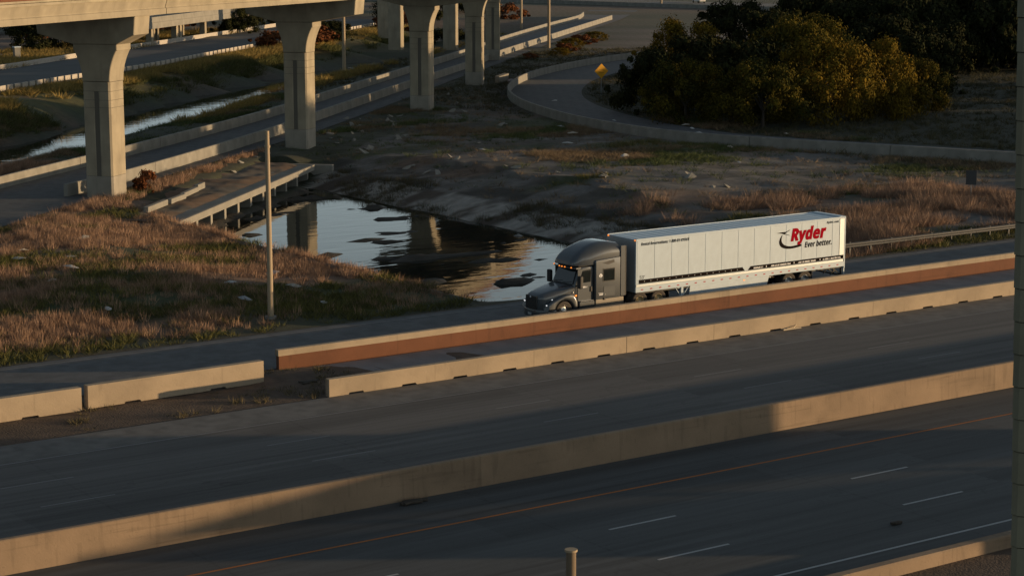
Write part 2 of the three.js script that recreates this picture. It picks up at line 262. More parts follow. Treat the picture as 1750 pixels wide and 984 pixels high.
// ---------------------------------------------------------------- barriers and walls
function straight(u0, u1, v, step = 6) { const n = Math.max(1, Math.round((u1 - u0) / step)); return Array.from({ length: n + 1 }, (_, i) => [u0 + (u1 - u0) * i / n, v]); }
{
  one('low_parapet', sweep(straight(-120, 260, 46.62), [[-0.2, -0.1], [0.2, -0.1], [0.2, 0.36], [0.16, 0.42], [-0.16, 0.42], [-0.2, 0.36]]), mats.median, 'low sunlit concrete parapet along the near edge of the lower carriageway, bottom right', 'parapet');
  one('median_wall', sweep(straight(-160, 300, 63.64), [[-0.16, -0.1], [0.2, -0.1], [0.14, 1.17], [0.1, 1.2], [-0.1, 1.2], [-0.13, 1.17]]), mats.median, 'long smooth concrete median wall, partly in shadow, between the two carriageways', 'wall');
  const fb = thing('two_tone_barrier', 'brown concrete wall with pale coping beside the truck', 'barrier');
  part(fb, 'wall', sweep(straight(46.7, 220, 86.66), [[-0.14, -0.1], [0.14, -0.1], [0.14, 0.70], [-0.14, 0.70]]), mats.brown);
  part(fb, 'coping', sweep(straight(46.66, 220, 86.66), [[-0.17, 0.703], [0.17, 0.703], [0.165, 0.985], [0.14, 1.01], [-0.14, 1.01], [-0.165, 0.985]]), mats.tan);
  const seg = (L, H, notches, T = 0.34) => { const p = [[0.001, 0]]; for (const n of notches) p.push([n - 0.42, 0], [n - 0.36, 0.085], [n + 0.36, 0.085], [n + 0.42, 0]); p.push([L - 0.001, 0], [L - 0.001, H], [0.001, H]); return metric(extrudeShape(p, T - 0.016, { bevel: 0.008 }).translate(0, 0, -T / 2 + 0.008)); };
  const tb = thing('precast_barrier', 'long tan precast concrete barrier with dark drain slots along its foot', 'barrier', null, V(45.8, 80.25, 0));
  const sg = seg(5.8, 0.83, [1.45, 4.35]);
  const r = rng(5);
  for (let k = 0; k < 26; k++) { const o = part(tb, 'barrier_segment', sg, mats.tan); o.position.set(k * 5.8, 0, (r() - 0.5) * 0.02); o.rotation.y = (r() - 0.5) * 0.002; }
  const lg = seg(9.05, 1.06, [2.2, 6.6], 0.4);
  let o = one('barrier_block', lg, mats.tan, 'tan concrete barrier block whose free end stops short of the brown wall', 'barrier', 'loose barrier blocks by the gap'); o.position.copy(V(35.75, 84.45, 0)); o.rotation.y = 0.03;
  o = one('barrier_block', lg, mats.tan, 'tan concrete barrier block at the left picture edge, behind the cracked joint', 'barrier', 'loose barrier blocks by the gap'); o.position.copy(V(26.35, 84.2, 0)); o.rotation.y = 0.012;
  // parapets of the bridge road, cast in lengths
  const prof = [[-0.2, -0.2], [0.2, -0.2], [0.16, 0.95], [0.12, 1.0], [-0.12, 1.0], [-0.16, 0.95]];
  const chunks = (name, label, path, len, m, pr = prof) => { const t = thing(name, label, 'parapet'); const tot = path.length - 1; for (let i = 0; i < tot; i += len) part(t, 'parapet_length', sweep(path.slice(i, Math.min(tot, i + len) + 1).map((p, k, a) => { if (k !== a.length - 1 || a.length < 2) return p; const q = a[k - 1], d = Math.hypot(p[0] - q[0], p[1] - q[1]); return [p[0] - (p[0] - q[0]) / d * 0.06, p[1] - (p[1] - q[1]) / d * 0.06]; }), pr), m); return t; };
  chunks('bridge_parapet', 'concrete parapet on the near side of the road behind the columns', smooth(nearPar, 120), 6, mats.greyConc);
  chunks('bridge_parapet', 'concrete parapet on the far side of the road behind the columns, beside the stream', smooth(farPar, 120), 6, mats.greyConc);
  chunks('curved_wall', 'low grey concrete wall curving round the outside of the loop road', loopWall, 4, mats.greyConc, [[-0.18, -0.2], [0.18, -0.2], [0.14, 0.95], [-0.14, 0.95]]);
  const rw = thing('ramp_wall', 'concrete ramp wall with an open slot under its sloping beam, right of the frame', 'wall');
  const slot = (u) => 4.42 - 0.0724 * (u - 84.5);
  part(rw, 'lower_wall', metric(extrudeShape([[78, -0.3], [109.5, -0.3], [109.5, slot(109.5) - 0.14], [78, slot(78) - 0.14]], 0.5).translate(0, 0, -30.25)), mats.greyConc);
  part(rw, 'sloping_beam', metric(extrudeShape([[80, slot(80) + 0.14], [109.5, slot(109.5) + 0.14], [109.5, 8.0], [92.4, 6.2], [80, 4.97]], 0.5).translate(0, 0, -30.25)), mats.greyConc);
  for (const u of [86, 92, 98, 104, 109]) part(rw, 'spacer_block', metric(boxAt(u - 0.15, u + 0.15, slot(u) - 0.13, slot(u) + 0.13, -30.2, -29.8)), mats.greyConc);
}

// ---------------------------------------------------------------- overpass
const piers = [[35.2, 127.4], [67.0, 152.5], [98.5, 177.1], [130.4, 204.8], [157.8, 234.3], [189.5, 276.1], [214, 318]];
const rightOff = [2.0, 4.0, 6.8, 9.0, 8.6, 7.0, 7.0], leftOff = 5.6;
const deckPath = smooth(piers, 72), DN = 72;
{
  const JO = [0, 1.75, 7.2, 7.8, 8.5, 9.25];
  function plan(w, notch) { const h = w / 2, c = 0.14, n = 0.27, d = 0.05; const p = [[-h + c, -h], [h - c, -h], [h, -h + c], [h, h - c], [h - c, h], [-h + c, h], [-h, h - c]]; if (notch) p.push([-h, n], [-h + d, n - 0.09], [-h + d, -n + 0.09], [-h, -n]); p.push([-h, -h + c]); return p; }
  const lift = (w, y0, y1, notch) => metric(extrudeShape(plan(w, notch), y1 - y0).rotateX(-Math.PI / 2).translate(0, y0, 0));
  const W = 2.4;
  const secs = JO.slice(1).map((y, i) => lift(W, JO[i] + (i ? 0.015 : -0.6), y - 0.015, i > 0 && i < 4));
  const core = lift(W - 0.08, -0.5, 9.2, false);
  // local x runs along the deck, local z to its right-hand edge
  function pier(name, label, group, u, v, ang, R, L = 5, top = 14.42, simple = false) {
    const t = thing(name, label, 'column', group, V(u, v, 0), ang);
    if (simple) { part(t, 'shaft', lift(W, -0.6, 9.3, true), mats.pier); }
    else { part(t, 'joint_core', core, mats.joint); secs.forEach((g, i) => part(t, 'shaft_section', g, i ? mats.pier : mats.concrete)); }
    const h = W / 2, fl = []; for (let i = 0; i <= 8; i++) { const a = i / 8; fl.push([h + 0.66 * a * a, 9.265 + 2.45 * a]); }
    const head = [...fl, [h + 0.72, 11.73], [h + 0.72, 12.2], [-h - 0.72, 12.2], [-h - 0.72, 11.73], ...fl.slice().reverse().map(([x, y]) => [-x, y])];
    part(t, 'flared_head', metric(extrudeShape(head, W - 0.1, { bevel: 0.05 }).translate(0, 0, -W / 2 + 0.05).rotateY(-Math.PI / 2)), mats.pier);
    const cap = [[h + 0.7, 12.203], [R, 12.98], [R + 0.14, top], [-L - 0.14, top], [-L, 12.98], [-h - 0.7, 12.203]];
    part(t, 'cap_beam', metric(extrudeShape(cap, W + 0.1, { bevel: 0.05 }).translate(0, 0, -W / 2 - 0.05).rotateY(-Math.PI / 2)), mats.pier);
    return t;
  }
  const lab = [null, 'nearest overpass column, sunlit down its full height, at the left', 'overpass column standing by the dark culvert corner, second from the left', 'overpass column on the dirt right of centre-left, third from the left', 'overpass column beside the dumped concrete slab and red cloth', 'farthest overpass column just left of the distant sunlit parapets'];
  for (let i = 1; i <= 5; i++) { const a = piers[i - 1], b = piers[i + 1]; pier('overpass_column', lab[i], 'columns carrying the overpass', ...piers[i], Math.atan2(b[1] - a[1], b[0] - a[0]), rightOff[i] - 0.5, 5); }
  pier('distant_column', 'blue-grey distant column in the gap right of the third overpass column', 'shaded columns beyond the road', 201, 306, 0.8, 3.2, 3.2, 14.42, true);
  pier('distant_column', 'dark slim distant column close behind the third overpass column', 'shaded columns beyond the road', 197, 318, 0.8, 3, 3, 14.42, true);
  pier('distant_column', 'distant grey column with a short cap, seen between the second and third overpass columns', 'shaded columns beyond the road', 216, 353, 0.8, 2.4, 2.4, 14.42, true);
  // foreground column at the right edge of the picture
  const fc = thing('foreground_column', 'tall shaded concrete column filling the right edge of the picture', 'column', null, V(35.2, 28.85, 0), 0.62);
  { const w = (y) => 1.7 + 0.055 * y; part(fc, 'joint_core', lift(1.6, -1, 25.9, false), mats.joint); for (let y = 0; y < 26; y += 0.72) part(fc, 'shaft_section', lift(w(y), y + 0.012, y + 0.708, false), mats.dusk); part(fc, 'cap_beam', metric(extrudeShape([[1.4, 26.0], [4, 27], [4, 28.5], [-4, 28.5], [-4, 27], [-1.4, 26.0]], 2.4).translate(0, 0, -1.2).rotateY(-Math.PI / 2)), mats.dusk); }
  // superstructure
  const t = thing('overpass_deck', 'sunlit concrete overpass deck crossing the top left corner', 'overpass');
  const s = deckPath.map((_, i) => i / DN * (piers.length - 1)), ro = s.map((x) => { const i = Math.min(piers.length - 2, Math.floor(x)), f = x - i, c = f * f * (3 - 2 * f); return mix(rightOff[i], rightOff[i + 1], mix(f, c, 0.3)); });
  const edge = offset(deckPath, ro), ledge = offset(deckPath, -leftOff);
  const gird = [[0, 0], [0, 0.44], [-0.1, 0.5], [-0.1, 0.56], [0.16, 1.32], [-0.5, 1.32], [-0.9, 0.56], [-0.9, 0]];
  for (let k = 0; k < 6; k++) {
    const cut = (p) => p.slice(k * 12, k * 12 + 13).map((q, i, a) => { const z = i === 0 ? a[1] : i === 12 ? a[11] : null; if (!z) return q; const d = Math.hypot(q[0] - z[0], q[1] - z[1]); return [q[0] + (z[0] - q[0]) / d * 0.05, q[1] + (z[1] - q[1]) / d * 0.05]; });
    const R = cut(edge), Lf = cut(ledge);
    part(t, 'edge_girder', sweep(R, gird, 14.45), mats.pier);
    part(t, 'edge_girder', sweep(Lf, gird.map(([x, y]) => [-x, y]), 14.45), mats.pier);
    for (const f of [0.33, 0.66]) { const mid = R.map((p, i) => [mix(p[0], Lf[i][0], f), mix(p[1], Lf[i][1], f)]); part(t, 'inner_girder', sweep(mid, [[-0.5, 0.02], [0.5, 0.02], [0.7, 1.31], [-0.7, 1.31]], 14.45), mats.greyConc); }
    const n = R.length, pos = [];
    part(t, 'deck_slab', (() => { const g1 = ribbon(offset(R, 0.34), offset(Lf, -0.34), 16.0), g2 = ribbon(offset(R, 0.34), offset(Lf, -0.34), 15.775); return merge([g1, g2, sweep(offset(R, 0.2), [[-0.3, 15.775], [0.16, 15.775], [0.16, 15.97], [-0.3, 15.97]])]); })(), mats.pier);
    for (const [P, sg] of [[R, 1], [Lf, -1]]) { part(t, 'parapet_kerb', sweep(offset(P, 0.1 * sg), [[-0.2, 16.003], [0.2, 16.003], [0.2, 16.15], [-0.2, 16.15]]), mats.pier); part(t, 'parapet', sweep(offset(P, 0.1 * sg), [[-0.16, 16.153], [0.16, 16.153], [0.14, 17.0], [-0.14, 17.0]]), mats.brown); }
  }
}

// ---------------------------------------------------------------- culvert
{
  const t = thing('box_culvert', 'concrete box culvert with a row of dark openings at the head of the pool', 'culvert', null, V(CUL[0], CUL[1], SLAB), Math.PI / 4);
  // local x along the headwall, local z towards the pool
  part(t, 'deck_slab', metric(rbox(-1.2, 36.6, -0.46, 0.02, -6.2, 0.0, 0.03)), mats.greyConc);
  part(t, 'edge_beam', metric(rbox(-1.25, 36.65, -0.42, 0.12, 0.004, 0.34, 0.03)), mats.greyConc);
  const wg = metric(rbox(-0.24, 0.24, -4.2, -0.465, -6, -0.06, 0.03));
  for (let k = 0; k <= 10; k++) { const o = part(t, 'cell_wall', wg, mats.greyConc); o.position.x = 0.6 + k * 3.5; }
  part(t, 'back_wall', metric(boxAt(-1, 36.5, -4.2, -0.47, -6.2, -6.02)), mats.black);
  part(t, 'wing_wall', metric(rbox(36.7, 37.3, -3.2, 0.1, -3.2, 2.0, 0.05)), mats.greyConc);
  { // soil lying on the slab
    const g = new THREE.PlaneGeometry(38.4, 6.6, 96, 22).rotateX(-Math.PI / 2).translate(17.8, 0, -3.55), P = g.attributes.position, col = [], uv = [];
    for (let i = 0; i < P.count; i++) { const x = P.getX(i), z = P.getZ(i), n = fbm(x * 0.35, z * 0.5, 4, 211), e = sm(-0.35, -1.6 - 1.5 * n, z); P.setY(i, mix(-0.06, 0.05 + 0.42 * (n - 0.25), e)); const b = fbm(x * 0.8, z * 0.8, 4, 221), c = mix3(mix3([0.10, 0.088, 0.07], [0.19, 0.165, 0.135], b), mix3([0.12, 0.08, 0.05], [0.22, 0.14, 0.09], b), sm(0.4, 0.6, n)); col.push(...c); uv.push(x, z); }
    g.setAttribute('color', new THREE.Float32BufferAttribute(col, 3)); g.setAttribute('uv', new THREE.Float32BufferAttribute(uv, 2)); g.computeVertexNormals();
    const o = struct('soil', g, M([1, 1, 1], { vertexColors: true, map: texDirt, roughness: 1 })); o.position.copy(V(CUL[0], CUL[1], SLAB)); o.rotation.y = Math.PI / 4;
  }
  const kb = thing('broken_kerb', 'low broken concrete kerb beam lying on the dirt above the culvert', 'kerb', null, V(66.2, 143.2, 0), 0.825);
  let x = 0; const r = rng(77);
  for (const L of [5.2, 3.8, 4.4, 2.1]) { const o = part(kb, 'kerb_length', metric(rbox(0, L - 0.12, -0.25, 0.26 - 0.12 * r(), -0.2, 0.2, 0.05)), mats.greyConc); o.position.set(x, 0, (r() - 0.5) * 0.3); o.rotation.set((r() - 0.5) * 0.1, (r() - 0.5) * 0.06, (r() - 0.5) * 0.03); x += L; }
}

// ---------------------------------------------------------------- lorry
const font = { b: await new FontLoader().loadAsync('fonts/droid/droid_sans_bold.typeface.json'), r: await new FontLoader().loadAsync('fonts/droid/droid_sans_regular.typeface.json') };
function lettering(text, f, size, sx, shear, depth = 0.004, fat = 0) {
  const g = new THREE.ExtrudeGeometry(f.generateShapes(text, size), { depth, bevelEnabled: fat > 0, bevelThickness: 0.0005, bevelSize: fat, bevelSegments: 1, curveSegments: 4 });
  g.applyMatrix4(new THREE.Matrix4().set(sx, shear, 0, 0, 0, 1, 0, 0, 0, 0, 1, 0, 0, 0, 0, 1)); return g;
}
// lettering too small and blurred to read: a row of letter-sized strokes
function strokes(w, h, seed) { const r = rng(seed), l = []; let x = 0; while (x < w - h * 0.3) { const q = h * (0.3 + 0.3 * r()); if (r() > 0.12) l.push(extrudeShape([[x, 0], [x + q * 0.75, 0], [x + q * 0.75 + h * 0.18, h * (0.62 + 0.38 * r())], [x + h * 0.15, h * (0.6 + 0.4 * r())]], 0.004)); x += q; } return merge(l); }
// a body lofted along x through rounded-rectangle sections [x, half width, y bottom, y top, top radius, bottom radius]
function loft(secs, cs = 5, crease = 0.7) {
  const ring = ([x, hw, y0, y1, rt, rb = 0.03]) => { const p = []; const arc = (cz, cy, r, a0) => { for (let i = 0; i <= cs; i++) { const a = a0 + i / cs * Math.PI / 2; p.push([x, cy + Math.sin(a) * r, cz + Math.cos(a) * r]); } };
    rt = Math.min(rt, hw - 0.01, (y1 - y0) * 0.9); arc(hw - rt, y1 - rt, rt, 0); arc(-hw + rt, y1 - rt, rt, Math.PI / 2); arc(-hw + rb, y0 + rb, rb, Math.PI); arc(hw - rb, y0 + rb, rb, 1.5 * Math.PI); return p; };
  const rings = secs.map(ring), n = rings[0].length, pos = [], idx = [];
  rings.forEach((r) => r.forEach((p) => pos.push(...p)));
  for (let k = 1; k < rings.length; k++) for (let i = 0; i < n; i++) { const a = (k - 1) * n + i, b = (k - 1) * n + (i + 1) % n, c = k * n + i, d = k * n + (i + 1) % n; idx.push(a, b, c, b, d, c); }
  for (const k of [0, rings.length - 1]) { const c = pos.length / 3, m = rings[k].reduce((s, p) => [s[0] + p[0] / n, s[1] + p[1] / n, s[2] + p[2] / n], [0, 0, 0]); pos.push(...m); for (let i = 0; i < n; i++) { const a = k * n + i, b = k * n + (i + 1) % n; k ? idx.push(a, b, c) : idx.push(b, a, c); } }
  const g = new THREE.BufferGeometry(); g.setAttribute('position', new THREE.Float32BufferAttribute(pos, 3)); g.setAttribute('uv', new THREE.Float32BufferAttribute(new Float32Array(pos.length / 3 * 2), 2)); g.setIndex(idx);
  return toCreasedNormals(g, crease);
}
const paint = new THREE.MeshPhysicalMaterial({ color: C(0.070, 0.079, 0.087), roughness: 0.4, metalness: 0.45, clearcoat: 0.9, clearcoatRoughness: 0.06, side: THREE.DoubleSide });
const plastic = M([0.018, 0.018, 0.018], { roughness: 0.55 }), rubber = M([0.055, 0.046, 0.037], { roughness: 0.85, map: texGrain }), chrome = M([0.6, 0.58, 0.54], { metalness: 0.9, roughness: 0.25 });
const glassDark = new THREE.MeshPhysicalMaterial({ color: C(0.012, 0.016, 0.017), roughness: 0.04, metalness: 0, clearcoat: 1, clearcoatRoughness: 0.02, side: THREE.DoubleSide });
const amber = M([0.9, 0.25, 0.03], { emissive: C(1, 0.28, 0.04), emissiveIntensity: 1.1, roughness: 0.4 }), lampWhite = M([0.8, 0.8, 0.8], { emissive: C(1, 1, 1), emissiveIntensity: 0.8, roughness: 0.2 });
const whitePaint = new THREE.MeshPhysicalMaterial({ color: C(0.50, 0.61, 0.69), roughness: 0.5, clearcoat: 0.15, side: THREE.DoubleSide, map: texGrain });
const alu = M([0.5, 0.55, 0.58], { metalness: 0.6, roughness: 0.45, map: texGrain }), logoWhite = M([0.8, 0.8, 0.8]), print = (c) => new THREE.MeshPhysicalMaterial({ color: C(...c), roughness: 0.9, specularIntensity: 0.1, side: THREE.DoubleSide }), black = print([0.014, 0.011, 0.01]), red = print([0.31, 0.003, 0.014]), reflect = M([0.36, 0.008, 0.018], { roughness: 0.35 });
const lathe = (p, s = 28) => new THREE.LatheGeometry(p.map((q) => new THREE.Vector2(q[0], q[1])), s).rotateX(Math.PI / 2);
const tyreG = lathe([[0.30, -0.12], [0.44, -0.14], [0.50, -0.13], [0.515, -0.09], [0.515, 0.09], [0.50, 0.13], [0.44, 0.14], [0.30, 0.12]]);
const tyreWide = lathe([[0.30, -0.30], [0.44, -0.32], [0.50, -0.31], [0.515, -0.27], [0.515, -0.04], [0.44, -0.02], [0.44, 0.02], [0.515, 0.04], [0.515, 0.27], [0.50, 0.31], [0.44, 0.32], [0.30, 0.30]]);
const rimFront = lathe([[0, 0.16], [0.09, 0.16], [0.11, 0.10], [0.2, 0.085], [0.27, 0.06], [0.295, 0.11], [0.30, 0.12], [0.29, -0.1], [0, -0.1]]);
const rimDeep = lathe([[0, 0.30], [0.075, 0.30], [0.10, 0.26], [0.11, 0.14], [0.21, 0.12], [0.25, 0.16], [0.285, 0.29], [0.302, 0.30], [0.29, -0.28], [0, -0.28]]);
function wheel(parent, x, z, wide, rimMat, s) { const w = part(parent, 'wheel', wide ? tyreWide : tyreG, rubber); w.position.set(x, 0.553, z); w.scale.set(1.073, 1.073, 1); if (s < 0) w.rotation.y = Math.PI; part(w, 'rim', wide ? rimDeep : rimFront, rimMat); return w; }
{
  const t = thing('semi_tractor', 'dark grey sleeper-cab semi tractor hauling the white trailer', 'truck', null, V(64.1, 89.85, 0.005));
  const frame = []; for (const s of [-1, 1]) frame.push(boxAt(0.8, 9.1, 0.72, 1.0, s * 0.43 - 0.05, s * 0.43 + 0.05)); for (const x of [2.5, 5.3, 6.75, 8.1, 8.95]) frame.push(boxAt(x - 0.12, x + 0.12, 0.55, 0.92, -0.5, 0.5)); for (const x of [1.5, 6.75, 8.1]) frame.push(bar(new THREE.Vector3(x, 0.515, -1.0), new THREE.Vector3(x, 0.515, 1.0), 0.09));
  part(t, 'chassis', merge(frame), plastic);
  part(t, 'fifth_wheel', rbox(6.9, 8.0, 1.0, 1.09, -0.5, 0.5, 0.03), plastic);
  part(t, 'hood', loft([[0.16, 0.5, 0.66, 1.38, 0.16], [0.24, 0.62, 0.64, 1.47, 0.22], [0.5, 0.78, 0.64, 1.56, 0.32], [1.0, 0.9, 0.66, 1.68, 0.36], [1.6, 0.98, 0.7, 1.80, 0.34], [2.2, 1.02, 0.72, 1.90, 0.26], [2.42, 1.03, 0.72, 1.92, 0.2]], 7), paint);
  const ar = (cx, cy, r, a0, a1, n) => Array.from({ length: n + 1 }, (_, i) => { const a = a0 + (a1 - a0) * i / n; return [cx + Math.cos(a) * r, cy + Math.sin(a) * r]; });
  for (const s of [-1, 1]) {
    const fo = [[0.34, 0.64], ...ar(1.5, 0.55, 0.63, Math.PI * 0.955, Math.PI * 0.02, 14), [2.42, 0.56], [2.4, 1.0], [2.22, 1.34], [1.95, 1.48], [1.6, 1.46], [1.2, 1.33], [0.75, 1.16], [0.42, 1.0]];
    const g = extrudeShape(fo, 0.44, { bevel: 0.11, seg: 4 }); g.translate(0, 0, s > 0 ? 0.69 : -1.13);
    part(t, 'fender', toCreasedNormals(g, 0.8), paint);
    const hl = part(t, 'headlight', extrudeShape([[0, 0.02], [0.2, 0], [0.42, 0.14], [0.55, 0.26], [0.5, 0.15], [0.32, -0.06], [0.06, -0.08]], 0.05, { bevel: 0.015 }), lampWhite); hl.position.set(0.36, 0.98, s * 1.05 - 0.02); hl.rotation.y = s * 0.3;
    const hb = part(hl, 'lens', extrudeShape([[0.05, 0.03], [0.2, 0.01], [0.4, 0.15], [0.42, 0.2], [0.2, 0.14]], 0.04), glassDark); hb.position.z = s * 0.006;
    const il = part(t, 'turn_light', rbox(2.3, 2.42, 1.28, 1.36, -0.02, 0.02, 0.015), amber); il.position.z = s * 1.08;
    part(t, 'chrome_bolt', new THREE.SphereGeometry(0.045, 10, 8).translate(2.18, 1.5, s * 1.02), chrome);
  }
  const bo = []; for (let i = 0; i <= 20; i++) { const a = -1 + i / 10; bo.push([0.02 + 0.5 * Math.pow(Math.abs(a), 2.6), a * 1.2]); } bo.push([0.95, 1.2], [0.95, 1.05], [0.6, 0.9], [0.6, -0.9], [0.95, -1.05], [0.95, -1.2]);
  part(t, 'bumper', toCreasedNormals(extrudeShape(bo, 0.36, { bevel: 0.03, seg: 2 }).rotateX(Math.PI / 2).translate(0, 0.66, 0), 0.6), paint);
  const gr = part(t, 'grille', rbox(0.07, 0.2, 0.5, 1.42, -0.5, 0.5, 0.05), plastic);
  for (let k = 0; k < 7; k++) part(gr, 'grille_slat', rbox(0.045, 0.075, 0.6 + k * 0.11, 0.635 + k * 0.11, -0.45, 0.45, 0.01), plastic);
  part(gr, 'badge', new THREE.CylinderGeometry(0.055, 0.055, 0.02, 6).rotateZ(Math.PI / 2).translate(0.055, 1.36, 0), logoWhite);
  part(t, 'licence_plate', rbox(-0.005, 0.015, 0.36, 0.5, -0.16, 0.16, 0.005), alu);
  // cab
  part(t, 'cab_body', toCreasedNormals(extrudeShape([[2.28, 0.72], [2.28, 1.88], [2.66, 2.74], [2.8, 2.86], [3.62, 2.9], [3.62, 0.72]], 1.88, { bevel: 0.1, seg: 3 }).translate(0, 0, -0.94), 0.6), paint);
  { const w = new THREE.Group(); const g = extrudeShape([[-0.9, 0], [0.9, 0], [0.82, 0.82], [-0.82, 0.82]], 0.03, { bevel: 0.015 }); g.rotateY(-Math.PI / 2); const o = part(t, 'windshield', g, glassDark); o.position.set(2.272, 1.93, 0); o.rotation.z = -0.416;
    const q = part(o, 'wiper', merge([bar(new THREE.Vector3(-0.05, 0.02, 0.1), new THREE.Vector3(-0.05, 0.12, 0.8), 0.014), bar(new THREE.Vector3(-0.05, 0.02, -0.75), new THREE.Vector3(-0.05, 0.12, -0.05), 0.014)]), plastic); }
  for (const s of [-1, 1]) {
    const d = part(t, 'door', rbox(2.5, 3.52, 0.86, 2.76, -0.015, 0.015, 0.012), paint); d.position.z = s * 1.045;
    const wn = part(d, 'door_window', extrudeShape([[2.56, 1.98], [3.38, 2.0], [3.4, 2.68], [2.84, 2.66]], 0.012), glassDark); wn.position.z = s > 0 ? 0.016 : -0.03;
    part(d, 'handle', rbox(3.36, 3.48, 1.45, 1.75, s * 0.02, s * 0.02 + s * 0.0 + 0.04, 0.015), plastic);
    const mr = part(t, 'mirror', rbox(2.28, 2.5, 1.76, 2.46, s * 1.42 - 0.15, s * 1.42 + 0.15, 0.06), plastic);
    part(mr, 'mirror_arm', bar(new THREE.Vector3(2.4, 1.82, s * 1.3), new THREE.Vector3(2.45, 1.86, s * 1.0), 0.04), plastic);
    part(mr, 'mirror_glass', boxAt(2.501, 2.51, 1.82, 2.4, s * 1.42 - 0.11, s * 1.42 + 0.11), chrome);
    const st = part(t, 'step_fairing', rbox(2.5, 3.56, 0.4, 0.96, s * 1.1 - 0.12, s * 1.1 + 0.12, 0.06), paint); part(st, 'tread', rbox(2.6, 3.5, 0.97, 1.0, s * 1.12 - 0.1, s * 1.12 + 0.1, 0.01), chrome);
    const sk = part(t, 'side_skirt', rbox(3.62, 5.6, 0.38, 1.0, s * 1.15 - 0.07, s * 1.15 + 0.07, 0.05), M([0.2, 0.18, 0.15], { metalness: 0.4, roughness: 0.5 })); part(sk, 'skirt_seam', boxAt(3.66, 5.58, 0.78, 0.795, s * 1.222 - 0.003, s * 1.222 + 0.003), plastic);
    const ex = part(t, 'side_extender', rbox(5.36, 5.68, 1.02, 3.86, s * 1.2 - 0.03, s * 1.2 + 0.03, 0.025), paint); part(ex, 'rubber_edge', rbox(5.68, 5.76, 1.04, 3.84, s * 1.2 - 0.02, s * 1.2 + 0.02, 0.01), plastic);
  }
  part(t, 'sun_visor', toCreasedNormals(extrudeShape((() => { const p = []; for (let i = 0; i <= 12; i++) { const a = -1 + i / 6; p.push([2.2 + 0.2 * a * a, a * 1.05]); } p.push([2.78, 1.0], [2.78, -1.0]); return p; })(), 0.06, { bevel: 0.015 }).rotateX(Math.PI / 2).translate(0, 2.84, 0), 0.6), paint);
  for (const z of [-0.98, -0.25, 0, 0.25, 0.72]) part(t, 'roof_marker_light', new THREE.SphereGeometry(0.045, 10, 8).scale(1, 0.8, 1.2).translate(2.2 + 0.2 * z * z - 0.01, 2.84, z), amber);
  part(t, 'sleeper', loft([[3.6, 1.17, 0.98, 3.16, 0.12], [3.66, 1.22, 0.96, 3.2, 0.1], [5.3, 1.22, 0.96, 3.3, 0.1], [5.36, 1.2, 0.98, 3.3, 0.1]], 4, 0.25), paint);
  part(t, 'roof_fairing', loft([[2.22, 0.55, 2.94, 3.02, 0.06], [2.28, 0.78, 2.93, 3.2, 0.2], [2.5, 0.93, 2.92, 3.46, 0.4], [2.85, 1.02, 2.92, 3.7, 0.5], [3.3, 1.1, 2.92, 3.9, 0.68], [3.8, 1.15, 2.95, 4.05, 0.72], [4.3, 1.17, 3.0, 4.12, 0.70], [4.8, 1.18, 3.0, 4.10, 0.62], [5.36, 1.18, 3.0, 4.0, 0.5]], 8), paint);
  part(t, 'fairing_gap', rbox(2.62, 3.6, 2.865, 2.95, -0.95, 0.95, 0.03), plastic);
  for (const s of [1]) {
    const f = 1.224;
    const w = part(t, 'sleeper_window', rbox(4.12, 4.96, 1.95, 2.68, f, f + 0.012, 0.01), plastic); part(w, 'pane', rbox(4.16, 4.92, 1.99, 2.64, f + 0.0125, f + 0.016, 0.001), glassDark);
    const lk = part(t, 'locker_door', rbox(4.18, 4.96, 1.12, 1.66, f, f + 0.01, 0.008), paint); part(lk, 'latch', rbox(4.26, 4.32, 1.2, 1.26, f + 0.01, f + 0.02, 0.004), chrome);
    const inl = part(t, 'air_inlet', extrudeShape([[4.1, 3.0], [4.9, 3.14], [4.92, 2.98], [4.5, 2.9]], 0.012).translate(0, 0, f), plastic);
    const em = part(t, 'emblem', extrudeShape([[3.84, 2.3], [3.9, 2.38], [3.97, 2.43], [4.04, 2.38], [4.1, 2.3], [4.04, 2.22], [3.99, 2.19], [3.99, 2.34], [3.95, 2.34], [3.95, 2.19], [3.9, 2.22]], 0.006).translate(0, 0, f), logoWhite);
    part(t, 'lettering', merge([boxAt(3.8, 4.16, 1.315, 1.335, f, f + 0.006), strokes(0.38, 0.1, 3).translate(3.76, 1.2, f)]), logoWhite);
    part(t, 'door_lettering', strokes(0.42, 0.1, 4).translate(2.72, 1.7, 1.063), logoWhite);
    part(t, 'tank_filler', rbox(4.15, 4.3, 0.92, 1.06, 1.2, 1.26, 0.03), plastic);
  }
  { const g = new THREE.Group(); const o = part(t, 'fairing_mark', merge([strokes(0.26, 0.07, 5).translate(-0.18, -0.05, 0), extrudeShape([[-0.2, 0.06], [0, 0.1], [0.2, 0.04], [0.2, 0.02], [0, 0.075], [-0.2, 0.045]], 0.006)]), logoWhite); o.position.set(2.47, 3.24, 0.62); o.rotation.set(-0.2, -0.95, 0, 'YXZ'); }
  for (const s of [-1, 1]) { wheel(t, 1.5, s * 1.03, false, chrome, s); for (const x of [6.75, 8.1]) wheel(t, x, s * 0.92, true, M([0.55, 0.46, 0.28], { roughness: 0.6, metalness: 0.2 }), s); part(t, 'mud_flap', boxAt(8.85, 8.87, 0.25, 0.95, s * 0.92 - 0.3, s * 0.92 + 0.3), plastic); }
  part(t, 'exhaust_stack', merge([bar(new THREE.Vector3(5.85, 0.9, -0.8), new THREE.Vector3(5.85, 3.4, -0.8), 0.09)]), chrome);
}
